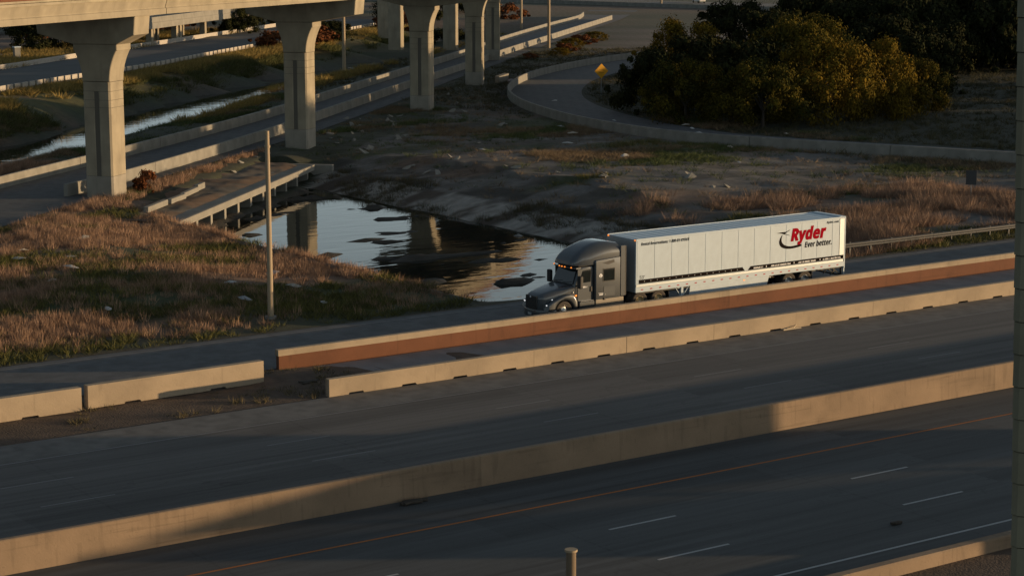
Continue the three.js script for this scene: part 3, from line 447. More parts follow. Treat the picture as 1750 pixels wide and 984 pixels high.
{
  const L = 16.07, HW = 1.3, t = thing('box_trailer', 'long white box trailer with red lettering behind the tractor', 'trailer', null, V(70.48, 89.85, 0.005));
  part(t, 'box_core', boxAt(0.03, L - 0.03, 1.16, 4.05, -HW + 0.03, HW - 0.03), M([0.35, 0.36, 0.36]));
  const pw = (L - 0.5) / 12.5, pg = rbox(0.006, pw - 0.006, 1.56, 4.02, -0.014, 0.014, 0.012, 1);
  for (const s of [1, -1]) {
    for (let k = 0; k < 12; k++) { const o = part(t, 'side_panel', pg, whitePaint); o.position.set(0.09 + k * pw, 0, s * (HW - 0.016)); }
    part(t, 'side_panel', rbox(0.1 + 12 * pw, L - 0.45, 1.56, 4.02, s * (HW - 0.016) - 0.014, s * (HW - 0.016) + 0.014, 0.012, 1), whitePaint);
    const tr = part(t, 'top_rail', rbox(0, L, 4.02, 4.135, s * HW - 0.05, s * HW + 0.012 * s + (s > 0 ? 0 : 0.05), 0.012, 1), whitePaint);
    const br = part(t, 'bottom_rail', rbox(0, L, 1.1, 1.40, s * (HW - 0.01) - 0.03, s * (HW - 0.01) + 0.03, 0.012, 1), whitePaint);
    part(t, 'rub_rail', rbox(0, L - 0.1, 1.403, 1.555, s * (HW + 0.0) - 0.035, s * (HW + 0.0) + 0.035, 0.015, 1), alu);
    part(t, 'corner_post', rbox(L - 0.42, L + 0.01, 1.56, 4.02, s * (HW - 0.012) - 0.02, s * (HW - 0.012) + 0.02, 0.012, 1), alu);
    part(t, 'corner_post', rbox(-0.02, 0.075, 1.1, 4.02, s * (HW - 0.012) - 0.03, s * (HW - 0.012) + 0.03, 0.02, 1), whitePaint);
    for (let k = 0; k < 24; k++) part(br, 'reflector', boxAt(0.36 + k * 0.655, 0.53 + k * 0.655, 1.215, 1.275, s * 1.3205 - 0.003, s * 1.3205 + 0.003), reflect);
    part(t, 'clearance_light', new THREE.SphereGeometry(0.05, 10, 8).translate(-0.02, 4.06, s * 1.22), amber);
    // skirt with rounded rear corner
    const sk = part(t, 'aero_skirt', extrudeShape([[4.0, 1.098], [10.05, 1.098], [9.95, 0.85], [9.82, 0.36], [3.9, 0.36]], 0.02).translate(0, 0, s * (HW - 0.03) - 0.01), whitePaint);
    part(sk, 'marker', rbox(8.02, 8.14, 1.0, 1.05, s * (HW + 0.0) - 0.02, s * (HW + 0.0), 0.005), amber);
    // landing leg
    const lg = part(t, 'landing_leg', merge([boxAt(3.35, 3.5, 0.42, 1.1, s * 1.2 - 0.07, s * 1.2 + 0.07), boxAt(3.3, 3.55, 0.36, 0.42, s * 1.2 - 0.13, s * 1.2 + 0.13), bar(new THREE.Vector3(2.95, 1.1, s * 1.2), new THREE.Vector3(3.36, 0.55, s * 1.2), 0.03), bar(new THREE.Vector3(3.95, 1.1, s * 1.2), new THREE.Vector3(3.5, 0.55, s * 1.2), 0.03), bar(new THREE.Vector3(3.1, 1.05, s * 1.2), new THREE.Vector3(3.4, 1.05, s * 1.2), 0.025)]), whitePaint);
    for (const x of [11.65, 12.92]) wheel(t, x, s * 0.94, true, alu, s);
    part(t, 'mud_flap', boxAt(13.5, 13.52, 0.3, 1.05, s * 0.94 - 0.3, s * 0.94 + 0.3), plastic);
  }
  part(t, 'front_wall', rbox(-0.03, 0.03, 1.1, 4.02, -HW + 0.05, HW - 0.05, 0.01, 1), alu);
  part(t, 'glad_hand_box', rbox(-0.1, -0.03, 1.6, 1.85, 0.1, 0.5, 0.02), plastic);
  const rf = part(t, 'roof', boxAt(0.02, L - 0.02, 4.06, 4.1, -HW + 0.04, HW - 0.06), whitePaint);
  for (let k = 0; k < 26; k++) part(rf, 'roof_bow', rbox(0.3 + k * 0.61, 0.36 + k * 0.61, 4.095, 4.112, -HW + 0.1, HW - 0.1, 0.005, 1), whitePaint);
  const rr = part(t, 'rear_frame', merge([boxAt(L - 0.02, L + 0.05, 1.0, 4.15, -HW, -HW + 0.1), boxAt(L - 0.02, L + 0.05, 1.0, 4.15, HW - 0.1, HW + 0.02), boxAt(L - 0.3, L + 0.05, 4.02, 4.16, -HW + 0.1, HW - 0.1), boxAt(L - 0.02, L + 0.05, 1.0, 1.2, -HW + 0.1, HW - 0.1)]), whitePaint);
  part(t, 'rear_door', boxAt(L + 0.0, L + 0.03, 1.21, 4.01, -HW + 0.11, HW - 0.11), whitePaint);
  part(t, 'underride_guard', merge([boxAt(L - 0.14, L - 0.02, 0.5, 0.6, -1.2, 1.2), ...[-1.1, -0.5, 0.5, 1.1].flatMap((z) => [boxAt(L - 0.12, L - 0.04, 0.6, 1.1, z - 0.04, z + 0.04), bar(new THREE.Vector3(L - 0.9, 1.08, z), new THREE.Vector3(L - 0.1, 0.58, z), 0.035), bar(new THREE.Vector3(L - 0.95, 0.62, z), new THREE.Vector3(L - 0.45, 1.08, z), 0.03)])]), plastic);
  part(t, 'underride_post', boxAt(L - 0.04, L + 0.04, 0.5, 1.1, HW - 0.1, HW), whitePaint);
  part(t, 'slider_frame', merge([boxAt(10.6, 14.4, 0.86, 1.08, -0.6, -0.5), boxAt(10.6, 14.4, 0.86, 1.08, 0.5, 0.6), bar(new THREE.Vector3(11.65, 0.515, -1), new THREE.Vector3(11.65, 0.515, 1), 0.08), bar(new THREE.Vector3(12.92, 0.515, -1), new THREE.Vector3(12.92, 0.515, 1), 0.08), boxAt(0.1, 10.4, 1.0, 1.1, -1.2, 1.2), boxAt(14, L - 0.1, 1.02, 1.1, -1.2, 1.2)]), plastic);
  // graphics on the near side
  const F = HW + 0.004, band = (x0, x1, cutL, cutR) => extrudeShape([[x0, 1.575], [x1 - (cutR ? 0.28 : 0), 1.575], [x1, 1.79], [x0 + 0, 1.79]], 0.004).translate(0, 0, F);
  part(t, 'black_band', extrudeShape([[0.22, 1.585], [8.1, 1.585], [7.92, 1.81], [0.22, 1.81]], 0.004).translate(0, 0, F), black);
  part(t, 'black_band', extrudeShape([[8.34, 1.585], [16.0, 1.585], [16.0, 1.81], [8.56, 1.81]], 0.004).translate(0, 0, F), black);
  for (let k = 0; k < 16; k++) part(t, 'rivet', new THREE.CylinderGeometry(0.022, 0.022, 0.008, 6).rotateX(Math.PI / 2).translate(0.62 + k * 0.46, 1.70, F + 0.006), logoWhite);
  for (const [x, w, k] of [[8.78, 0.75, 11], [10.1, 1.6, 12], [12.3, 1.45, 13], [14.3, 1.45, 14]]) part(t, 'band_lettering', strokes(w, 0.1, k).translate(x, 1.635, F + 0.005), logoWhite);
  for (const x of [9.75, 11.95, 14.05]) part(t, 'band_mark', boxAt(x, x + 0.05, 1.64, 1.74, F + 0.005, F + 0.008), logoWhite);
  const fit = (g, w) => { g.computeBoundingBox(); const b = g.boundingBox; return g.translate(-b.min.x, 0, 0).scale(w / (b.max.x - b.min.x), 1, 1); };
  part(t, 'brand_lettering', fit(lettering('Ryder', font.b, 0.70, 1, 0.2, 0.004, 0.038), 2.88).translate(11.66, 3.02, F), red);
  part(t, 'slogan_lettering', fit(lettering('Ever better.', font.b, 0.33, 1, 0.2, 0.004, 0.006), 2.2).translate(12.8, 2.53, F), black);
  part(t, 'phone_lettering', fit(lettering('Rental Reservations: 1-800-BY-RYDER', font.b, 0.165, 1, 0.2), 3.5).translate(0.36, 3.74, F), black);
  part(t, 'web_lettering', fit(lettering('Ryder.com', font.b, 0.13, 1, 0.2), 0.98).translate(14.56, 3.82, F), black);
  part(t, 'length_lettering', fit(lettering("53'", font.r, 0.19, 1, 0.08), 0.36).translate(0.27, 1.85, F), black);
  // swoosh and arrow
  const sw = new THREE.Shape(); sw.moveTo(0.98, 3.43); sw.bezierCurveTo(0.55, 3.02, 0.72, 2.58, 1.62, 2.56); sw.bezierCurveTo(2.0, 2.555, 2.3, 2.6, 2.56, 2.66); sw.lineTo(2.5, 2.78); sw.bezierCurveTo(1.95, 2.70, 1.6, 2.68, 1.35, 2.76); sw.bezierCurveTo(0.88, 2.9, 0.88, 3.16, 1.0, 3.42);
  const ar = new THREE.Shape(); ar.moveTo(0.53, 3.57); ar.lineTo(1.0, 3.60); ar.lineTo(1.27, 3.60); ar.lineTo(1.6, 3.70); ar.lineTo(1.6, 3.68); ar.lineTo(1.28, 3.54); ar.lineTo(1.22, 3.48); ar.lineTo(1.58, 3.37); ar.lineTo(1.58, 3.35); ar.lineTo(1.15, 3.46); ar.lineTo(0.95, 3.52);
  part(t, 'logo_swoosh', merge([sw, ar].map((s) => new THREE.ExtrudeGeometry(s, { depth: 0.004, bevelEnabled: false, curveSegments: 16 }))).translate(10.0, 0, F), black);
}

// ---------------------------------------------------------------- trees and shrubs
const leafMat = new THREE.MeshPhysicalMaterial({ color: C(1, 1, 1), vertexColors: true, roughness: 1, specularIntensity: 0.15, side: THREE.DoubleSide });
function crownGeo(seed, o = {}) { // a crown of radius 1 and height 1 (base at y = 0): clumps of small leaf faces
  const { lobes = 34, per = 210, leaf = 0.05, lo = [0.035, 0.045, 0.014], hi = [0.11, 0.085, 0.018], squash = 0.85 } = o, r = rng(seed), pos = [], col = [], idx = [], nor = [];
  const gauss = () => (r() + r() + r() - 1.5) / 1.5; let vi = 0; const a = new THREE.Vector3(), b = new THREE.Vector3(), n = new THREE.Vector3(), p = new THREE.Vector3();
  for (let k = 0; k < lobes; k++) {
    const th = r() * Math.PI * 2, y0 = 0.08 + 0.78 * Math.pow(r(), 0.85), wd = Math.sqrt(Math.max(0.04, 1 - ((y0 - 0.34) / 0.56) ** 2)), sprig = k % 4 === 3, rad = wd * (sprig ? 0.82 + 0.3 * r() : 0.2 + 0.66 * Math.sqrt(r())), c = new THREE.Vector3(Math.cos(th) * rad, y0, Math.sin(th) * rad), R = sprig ? 0.05 + 0.06 * r() : 0.11 + 0.17 * r() * r() + 0.04, hue = r();
    for (let i = 0; i < per * (sprig ? 0.3 : 1); i++) {
      n.set(gauss(), gauss() + 0.15, gauss()).normalize(); const d = R * Math.pow(r(), 0.42) * (0.8 + 0.5 * r()); p.copy(n).multiplyScalar(d); p.y *= 0.75; p.add(c); if (p.y < 0.02) continue;
      n.x += gauss() * 0.9; n.y += gauss() * 0.9; n.z += gauss() * 0.9; n.normalize(); a.set(gauss(), gauss(), gauss()).cross(n).normalize(); b.crossVectors(n, a);
      const s = leaf * (0.4 + 0.6 * r() + 0.7 * r() * r()), w = s * (0.45 + 0.3 * r()), t = mix3(lo, hi, Math.min(1, Math.max(0, 0.55 * hue + 0.6 * r() - 0.15))), q = 0.7 + 0.6 * r();
      for (const [x, y] of [[-w, -s * 0.2], [0, -s], [w, 0], [0, s]]) { pos.push(p.x + a.x * x + b.x * y, p.y + a.y * x + b.y * y, p.z + a.z * x + b.z * y); nor.push(n.x, n.y, n.z); col.push(t[0] * q, t[1] * q, t[2] * q); }
      idx.push(vi, vi + 1, vi + 2, vi, vi + 2, vi + 3); vi += 4;
    }
  }
  const g = new THREE.BufferGeometry(); g.setAttribute('position', new THREE.Float32BufferAttribute(pos, 3)); g.setAttribute('normal', new THREE.Float32BufferAttribute(nor, 3)); g.setAttribute('color', new THREE.Float32BufferAttribute(col, 3)); g.setIndex(idx); return g;
}
function trunkGeo(seed) { const r = rng(seed), l = [bar(new THREE.Vector3(0, -0.03, 0), new THREE.Vector3(0.02, 0.34, 0.01), 0.05, 0.034, 7)]; for (let k = 0; k < 6; k++) { const a = k / 6 * 6.28 + r(), q = new THREE.Vector3(Math.cos(a) * 0.22, 0.52 + 0.14 * r(), Math.sin(a) * 0.22); l.push(bar(new THREE.Vector3(0.02, 0.28 + 0.05 * r(), 0.01), q, 0.028, 0.014, 5)); l.push(bar(q, new THREE.Vector3(q.x * 2.2, q.y + 0.16, q.z * 2.2), 0.014, 0.005, 5)); } return merge(l); }
const kinds = {
  olive: [1, 2, 3].map((s) => crownGeo(s, { lobes: 64, per: 500, leaf: 0.019, lo: [0.024, 0.030, 0.009], hi: [0.115, 0.085, 0.010] })),
  yellow: [5, 6].map((s) => crownGeo(s, { lobes: 64, per: 500, leaf: 0.019, lo: [0.06, 0.05, 0.008], hi: [0.20, 0.13, 0.016] })),
  dark: [8, 9].map((s) => crownGeo(s, { lobes: 56, per: 300, leaf: 0.03, lo: [0.014, 0.017, 0.009], hi: [0.04, 0.042, 0.014] })),
  rust: [11].map((s) => crownGeo(s, { lobes: 22, per: 150, leaf: 0.07, lo: [0.06, 0.025, 0.012], hi: [0.2, 0.075, 0.03] })),
};
const trunks = [21, 22].map(trunkGeo);
function tree(name, label, group, u, v, h, r, kind, seed, cat = 'tree') {
  const rr = rng(seed), t = thing(name, label, cat, group, V(u, v, ground(u, v)), rr() * 6.28), bush = cat !== 'tree';
  const tk = part(t, 'trunk', trunks[seed % 2], mats.bark); tk.scale.set(h * 0.55, h * 0.75, h * 0.55);
  const c = part(t, 'crown', kinds[kind][seed % kinds[kind].length], leafMat); c.position.y = -0.06 * h; c.scale.set(r * 1.15, h * 1.06, r * (1.05 + 0.2 * rr())); return t;
}
const ORD = ['first', 'second', 'third', 'fourth', 'fifth', 'sixth', 'seventh', 'eighth', 'ninth', 'tenth', 'eleventh', 'twelfth', 'thirteenth', 'fourteenth', 'fifteenth', 'sixteenth', 'seventeenth', 'eighteenth', 'nineteenth', 'twentieth', 'twenty-first', 'twenty-second', 'twenty-third', 'twenty-fourth', 'twenty-fifth', 'twenty-sixth'];
const fromLeft = (list) => [...list].sort((a, b) => Math.atan2(b[1], b[0]) - Math.atan2(a[1], a[0]));   // in the order the camera sees them
const grove = [ // u, v, height, radius, kind, label
  [151, 186, 7.6, 5.0, 'dark', 'dark bushy tree behind the yellow diamond sign, at the left end of the grove'],
  [147, 176, 7.2, 5.4, 'olive', 'dark olive tree in front of the grove, nearest the bend of the loop road'],
  [149, 165.5, 7.6, 5.6, 'olive', 'broad olive tree at the middle front of the grove'],
  [158, 165, 9.6, 6.2, 'yellow', 'yellow-topped tree in the sunlit right half of the grove'],
  [168, 168, 9.0, 5.8, 'yellow', 'golden-green tree catching the sun at the right end of the grove'],
  [177, 171, 6.6, 4.6, 'olive', 'loose open-crowned tree at the far right end of the grove'],
  [167, 179, 10.6, 6.0, 'olive', 'tallest dark olive tree at the heart of the grove'],
  [160, 181, 9.0, 6.4, 'dark', 'dark tree in the middle of the grove behind the front row'],
  [173, 187, 9.6, 6.6, 'olive', 'olive tree at the back of the grove, right of the dark middle one'],
  [168, 200, 8.6, 5.4, 'dark', 'dark tree at the back left of the grove beside the loop road'],
  [178, 214, 9.6, 6.0, 'yellow', 'yellow-brown tree top at the far back left of the grove'],
  [190, 203, 10.4, 6.6, 'olive', 'brownish tree top at the back of the grove, left of the dark wood'],
  [194, 186, 8.2, 6.2, 'dark', 'dark tree between the grove and the wood at the right'],
  [202, 225, 10.4, 6.6, 'dark', 'dark low tree at the far back of the grove below the distant highway'],
];
grove.forEach(([u, v, h, r, k, l], i) => tree('grove_tree', l, 'trees of the grove inside the loop road', u, v, h, r, k, 300 + i));
const wood = [[216, 246, 10, 7], [216, 214, 9, 7], [222, 226, 11, 7.5], [228, 222, 12, 7.5], [238, 212, 12, 7.5], [250, 206, 13, 8], [222, 236, 12, 7], [232, 240, 13, 8], [246, 228, 14, 8], [262, 222, 14, 8], [244, 240, 13, 8], [256, 232, 13, 8], [270, 214, 14, 8], [236, 230, 12, 8], [226, 212, 8, 6], [246, 216, 12, 8], [258, 214, 13, 8]];
fromLeft(wood).forEach(([u, v, h, r], i) => tree('wood_tree', `${ORD[i]} tree from the left in the tall dark wood, top right`, 'trees of the dark wood', u, v, h, r, 'dark', 400 + i));
// a belt of trees beyond the right edge of the frame, whose long shadows lie over the field
[[182, 123, 12.5], [190, 115, 13], [178, 131, 11], [192, 118, 7.5], [203, 110, 8.5], [214, 120, 9], [222, 104, 9], [198, 130, 7.5], [210, 136, 8.5], [226, 128, 9], [236, 112, 9.5], [206, 98.5, 8], [222, 150, 9.5], [232, 142, 10], [238, 158, 10.5], [228, 166, 10], [246, 150, 11], [244, 172, 11]].forEach(([u, v, h], i) => tree('roadside_tree', 'roadside tree right of the frame beyond the field', 'roadside trees right of the frame', u, v, h, 6.5, 'dark', 500 + i));
// low trees and scrub far off
const scrub = [[140, 345, 6, 6], [120, 348, 5, 6], [152, 372, 6, 6], [184, 392, 7, 7], [196, 378, 6, 5], [215, 410, 7, 7], [232, 372, 5, 6], [226, 345, 5, 5], [250, 400, 6, 7], [268, 420, 7, 7], [276, 398, 4, 5], [196, 342, 4, 5], [108, 330, 4, 5], [132, 362, 7, 6], [170, 410, 7, 7], [205, 440, 8, 8], [150, 400, 7, 7], [240, 440, 7, 7], [258, 448, 6, 8], [290, 440, 6, 7], [300, 470, 6, 7]];
fromLeft(scrub).forEach(([u, v, h, r], i) => tree('scrub_tree', `${ORD[i]} low scrub tree from the left beyond the stream and far road`, 'scrub beyond the stream', u, v, h, r, ['dark', 'dark', 'rust'][i % 3], 600 + i));
tree('rust_shrub', 'rust-brown dead shrub on the dirt beside the nearest column', null, 71.0, 153.6, 1.8, 1.3, 'rust', 700, 'shrub');
fromLeft([[176, 326, 3.2, 4.2], [184, 331, 3.6, 4.2], [192, 338, 3.4, 4]]).forEach(([u, v, h, r], i) => tree('rust_shrub', `${['leftmost', 'middle', 'rightmost'][i]} of the three rust-coloured bushes on the bank right of the second column`, 'rust bushes on the far bank', u, v, h, r, 'rust', 710 + i, 'shrub'));
fromLeft([[212, 287, 1.6, 2.2], [221, 297, 1.8, 2.4], [230, 306, 1.8, 2.6], [206, 280, 1.3, 2], [240, 315, 1.8, 2.6], [196, 275, 1.0, 1.8]]).forEach(([u, v, h, r], i) => tree('verge_bush', `${ORD[i]} low bush from the left at the foot of the distant sunlit parapet`, 'bushes along the distant parapet', u, v, h, r, i % 2 ? 'yellow' : 'rust', 720 + i, 'shrub'));

// ---------------------------------------------------------------- grass and weeds
function tuftGeo(seed, n, h, spread, w) { const r = rng(seed), pos = [], nor = []; for (let i = 0; i < n; i++) { const a = r() * 6.28, d = spread * Math.sqrt(r()) * 0.5, x = Math.cos(a) * d, z = Math.sin(a) * d, l = (0.4 + 0.7 * r()), tx = x + Math.cos(a) * l * h * l, k = h * (0.5 + 0.6 * r()), f = r() * 6.28, ww = w * (0.6 + 0.8 * r()), lean = spread * (r() - 0.2); pos.push(x - Math.cos(f) * ww, -0.03, z - Math.sin(f) * ww, x + Math.cos(f) * ww, -0.03, z + Math.sin(f) * ww, x + Math.cos(a) * lean, k, z + Math.sin(a) * lean); const q = new THREE.Vector3(-Math.sin(f), 0.35, Math.cos(f)).normalize(); for (let m = 0; m < 3; m++) nor.push(q.x, q.y, q.z); } const g = new THREE.BufferGeometry(); g.setAttribute('position', new THREE.Float32BufferAttribute(pos, 3)); g.setAttribute('normal', new THREE.Float32BufferAttribute(nor, 3)); return g; }
function scatter(name, label, cat, geo, tries, box, keep, tone, size, low = -0.9) {
  const r = rng(name.length * 977 + tries), m4 = [], cs = [], q = new THREE.Quaternion(), Y = new THREE.Vector3(0, 1, 0), c = new THREE.Color();
  for (let i = 0; i < tries; i++) { const u = mix(box[0], box[1], r()), v = mix(box[2], box[3], r()), k = r(), s0 = r(), s1 = r(), s2 = r(); if (k > keep(u, v)) continue; const h = ground(u, v); if (h < low && !(polyDist(streamPath, u, v)[0] > 6.8 && culQ(u, v) < -30)) continue; const s = size(u, v) * (0.6 + 0.8 * s0); q.setFromAxisAngle(Y, s1 * 6.28); m4.push(new THREE.Matrix4().compose(V(u, v, h), q, new THREE.Vector3(s, s * (0.7 + 0.6 * s2), s))); const t = tone(u, v, s2), b = 0.75 + 0.5 * s1; cs.push([t[0] * b, t[1] * b, t[2] * b]); }
  const o = new THREE.InstancedMesh(geo, M([1, 1, 1], { roughness: 0.9 }), m4.length); m4.forEach((m, i) => { o.setMatrixAt(i, m); o.setColorAt(i, c.setRGB(...cs[i])); }); stuff(o, name, label, cat);
}
const onRoad = (u, v) => polyDist(bridgeMid, u, v)[0] < 7 || polyDist(loopMid, u, v)[0] < 5.6 || polyDist(farRd, u, v)[0] < 11;
const dryTone = (u, v, k) => mix3([0.19, 0.115, 0.075], [0.40, 0.255, 0.165], k), greenTone = (u, v, k) => mix3([0.045, 0.055, 0.012], [0.13, 0.12, 0.025], k);
scatter('dry_grass', 'brown dry grass covering the mound left of the pool', 'grass', tuftGeo(1, 22, 0.42, 0.5, 0.012), 75000, [34, 96, 96, 178], (u, v) => { const g = fbm(u * 0.06, v * 0.16, 3, 121), b = fbm(u * 0.3, v * 0.4, 3, 141); return (onRoad(u, v) || culQ(u, v) > -6.6 && u > 66.5) ? 0 : sm(0.3, 0.55, b) * (1 - 0.8 * sm(0.58, 0.7, g)) * sm(96, 101, v); }, dryTone, () => 1);
scatter('green_weeds', 'green weeds in patches on the mound and along the ramp verge', 'weeds', tuftGeo(2, 22, 0.32, 0.6, 0.02), 42000, [34, 135, 95.6, 160], (u, v) => { const g = fbm(u * 0.06, v * 0.16, 3, 121), b = fbm(u * 0.3, v * 0.4, 3, 151); if (onRoad(u, v) || (u > 66 && u < 96)) return 0; return Math.max(sm(0.58, 0.7, g) * sm(0.35, 0.55, b) * (u > 96 ? 0.5 : 1), (1 - sm(97, 101, v)) * 0.8 * sm(0.3, 0.5, b)); }, greenTone, () => 1);
scatter('dead_weeds', 'tall reddish dead weeds on the strip beyond the trailer', 'weeds', tuftGeo(3, 26, 0.62, 0.8, 0.014), 30000, [93, 140, 96.5, 132], (u, v) => { const b = fbm(u * 0.14, v * 0.3, 3, 161), d = 1 - sm(118, 127, v + 0.12 * (u - 100)); return onRoad(u, v) || u < 97 && v > 112 ? 0 : d * sm(0.42, 0.6, b); }, (u, v, k) => mix3([0.20, 0.125, 0.085], [0.36, 0.24, 0.165], k), (u, v) => 0.55 + 0.8 * fbm(u * 0.4, v * 0.4, 2, 165));
scatter('bank_grass', 'sparse scrubby grass on the dirt field above the channel', 'grass', tuftGeo(4, 20, 0.34, 0.7, 0.016), 75000, [66, 150, 118, 235], (u, v) => { const g = fbm(u * 0.05, v * 0.13, 4, 171); return onRoad(u, v) || u < 95 && culQ(u, v) > -7 ? 0 : sm(0.48, 0.66, g) * 0.85 + 0.05; }, (u, v, k) => fbm(u * 0.12, v * 0.2, 3, 175) > 0.5 ? mix3([0.035, 0.06, 0.015], [0.09, 0.11, 0.03], k) : mix3([0.10, 0.075, 0.045], [0.24, 0.17, 0.10], k), () => 1);
scatter('far_bank_grass', 'yellow-green grass on the far bank of the stream', 'grass', tuftGeo(5, 24, 0.7, 1.3, 0.04), 70000, [70, 240, 195, 390], (u, v) => { const s = polyDist(streamPath, u, v)[0], b = fbm(u * 0.07, v * 0.1, 3, 181); return onRoad(u, v) || s < 7.5 || s > 60 || v - u < 127 && (s < 13 || b < 0.5) || v - u < 105 ? 0 : sm(0.35, 0.5, b); }, (u, v, k) => polyDist(streamPath, u, v)[0] > 12 ? mix3([0.16, 0.135, 0.03], [0.32, 0.22, 0.06], k) : mix3([0.045, 0.06, 0.015], [0.10, 0.10, 0.025], k), () => 1);
scatter('verge_grass', 'short grass under the grove and over the dark field at right', 'grass', tuftGeo(6, 18, 0.45, 0.9, 0.025), 22000, [136, 240, 125, 290], (u, v) => { const [d, s] = polyDist(loopIn, u, v); return onRoad(u, v) ? 0 : 0.5; }, (u, v, k) => mix3([0.035, 0.04, 0.018], [0.085, 0.075, 0.035], k), () => 1.1);
scatter('waterline_weeds', 'dark weeds and reeds along the pool edge below the lined bank', 'weeds', tuftGeo(8, 18, 0.45, 0.6, 0.014), 5000, [87.5, 96, 97, 163], (u, v) => culQ(u, v) < 1 ? 0 : sm(0.5, 0.62, fbm(u * 0.3, v * 0.22, 3, 193)) * 0.7, (u, v, k) => mix3([0.03, 0.035, 0.014], [0.10, 0.08, 0.04], k), () => 0.9, -2.15);
scatter('roadside_grass', 'dry tangled grass between the precast barrier gap and the shoulder', 'grass', tuftGeo(7, 18, 0.2, 0.4, 0.01), 900, [34, 52, 80.5, 86.2], (u, v) => 0.5 * sm(0.45, 0.6, fbm(u * 0.5, v * 0.5, 3, 191)), (u, v, k) => mix3([0.06, 0.055, 0.025], [0.14, 0.11, 0.05], k), () => 1);

// ---------------------------------------------------------------- poles, signs, guardrails
{
  const p = thing('light_pole', 'tall tan tapered pole on the grass in front of the pool', 'pole', null, V(52.5, 98.1, 0));
  part(p, 'shaft', bar(new THREE.Vector3(0, 0, 0), new THREE.Vector3(0, 10.45, 0), 0.17, 0.12, 14), mats.pole); part(p, 'base', merge([new THREE.CylinderGeometry(0.32, 0.34, 0.35, 14).translate(0, 0.1, 0)]), mats.greyConc); part(p, 'collar', new THREE.CylinderGeometry(0.16, 0.16, 0.12, 12).translate(0, 9.6, 0), mats.pole);
  const far = (u, v, h, l) => { const q = thing('distant_pole', l, 'pole', 'distant poles', V(u, v, ground(u, v))); part(q, 'shaft', bar(new THREE.Vector3(0, -0.3, 0), new THREE.Vector3(0, h, 0), 0.3, 0.24, 10), mats.pole); part(q, 'cap', new THREE.CylinderGeometry(0.26, 0.26, 0.14, 10).translate(0, h + 0.05, 0), mats.steel); };
  far(155.6, 266, 8.6, 'tan distant pole by the stream between the second and third columns'); far(216, 297, 10.5, 'thin distant pole standing behind the sunlit near parapet'); far(263, 372, 11, 'thin distant pole beyond the end of the far parapet'); far(363, 446, 9, 'short pale post by the distant highway at the top');
  const fp = thing('near_post', 'blurred tan post cut off by the bottom edge', 'post', null, V(32.6, 43.7, -0.1)); part(fp, 'shaft', bar(new THREE.Vector3(0, 0, 0), new THREE.Vector3(0, 4.4, 0), 0.15, 0.14, 12), M([0.2, 0.15, 0.1], { map: texGrain })); part(fp, 'cap', new THREE.CylinderGeometry(0.18, 0.18, 0.06, 12).translate(0, 4.43, 0), mats.pole);
  // yellow warning sign
  const s = thing('warning_sign', 'yellow diamond warning sign beside the bend of the loop road', 'sign', null, V(163.2, 212.7, 0), -0.2);
  part(s, 'post', metric(boxAt(-0.05, 0.05, -0.3, 3.5, -0.05, 0.0)), mats.steel);
  part(s, 'sign_panel', new RoundedBoxGeometry(1.4, 1.4, 0.03, 2, 0.012).rotateZ(Math.PI / 4).translate(0, 2.8, 0.02), M([0.80, 0.40, 0.012], { roughness: 0.55, map: texGrain }));
  for (let k = 0; k < 3; k++) part(s, 'sign_line', boxAt(-0.5 + 0.12 * Math.abs(k - 1), 0.5 - 0.12 * Math.abs(k - 1), 2.56 + k * 0.22, 2.60 + k * 0.22, 0.036, 0.04), M([0.22, 0.10, 0.01]));
  const b = thing('sign_back', 'dark back of a small sign in the dead weeds at the right', 'sign', null, V(122.6, 111.4, 0.1), -0.9);
  part(b, 'post', boxAt(-0.04, 0.04, -0.3, 2.0, -0.04, 0.04), mats.steel); part(b, 'sign_panel', rbox(-0.42, 0.42, 1.05, 2.2, 0.045, 0.065, 0.02), mats.darkSteel);
  // guardrails
  const beam = [[-0.04, 0.38], [0.0, 0.38], [0.045, 0.44], [0.045, 0.5], [0.0, 0.545], [0.045, 0.59], [0.045, 0.65], [0.0, 0.71], [-0.04, 0.71], [0.005, 0.65], [0.005, 0.59], [-0.04, 0.545], [0.005, 0.5], [0.005, 0.44]];
  const gr = thing('guardrail', 'dark steel guardrail on the far side of the ramp at the right edge', 'guardrail'); const gp = []; for (let k = 0; k <= 12; k++) gp.push([93 + k * 3.8, 96.9 - 0.06 * k]);
  part(gr, 'rail_beam', sweep(gp, beam), M([0.035, 0.04, 0.045], { roughness: 0.6 })); const pg = boxAt(-0.05, 0.05, -0.3, 0.74, -0.06, 0.06); for (let k = 0; k < 24; k++) { const o = part(gr, 'post', pg, mats.darkSteel); o.position.copy(V(93.4 + k * 1.9, 97.05 - 0.03 * k, 0)); }
  const fr = thing('plank_guardrail', 'guardrail of pale plates along the near side of the far road, upper left', 'guardrail'); const line = smooth(offset(farRd, 11), 120), plate = metric(rbox(-0.85, 0.85, 0.34, 0.98, -0.1, 0.1, 0.03, 1)), post = boxAt(-0.1, 0.1, -0.4, 1.02, -0.16, 0.0);
  { let acc = 0; for (let i = 1; i < line.length; i++) { const a = line[i - 1], c = line[i]; const d = Math.hypot(c[0] - a[0], c[1] - a[1]); acc += d; if (i < 6) continue; const mid = V((a[0] + c[0]) / 2, (a[1] + c[1]) / 2, 0), ang = Math.atan2(c[1] - a[1], c[0] - a[0]); const o = part(fr, 'rail_plate', plate, mats.rail); o.position.copy(mid); o.rotation.y = ang; o.scale.x = d / 2.25; const q = part(fr, 'post', post, mats.darkSteel); q.position.copy(V(a[0], a[1], 0)); q.rotation.y = ang; } }
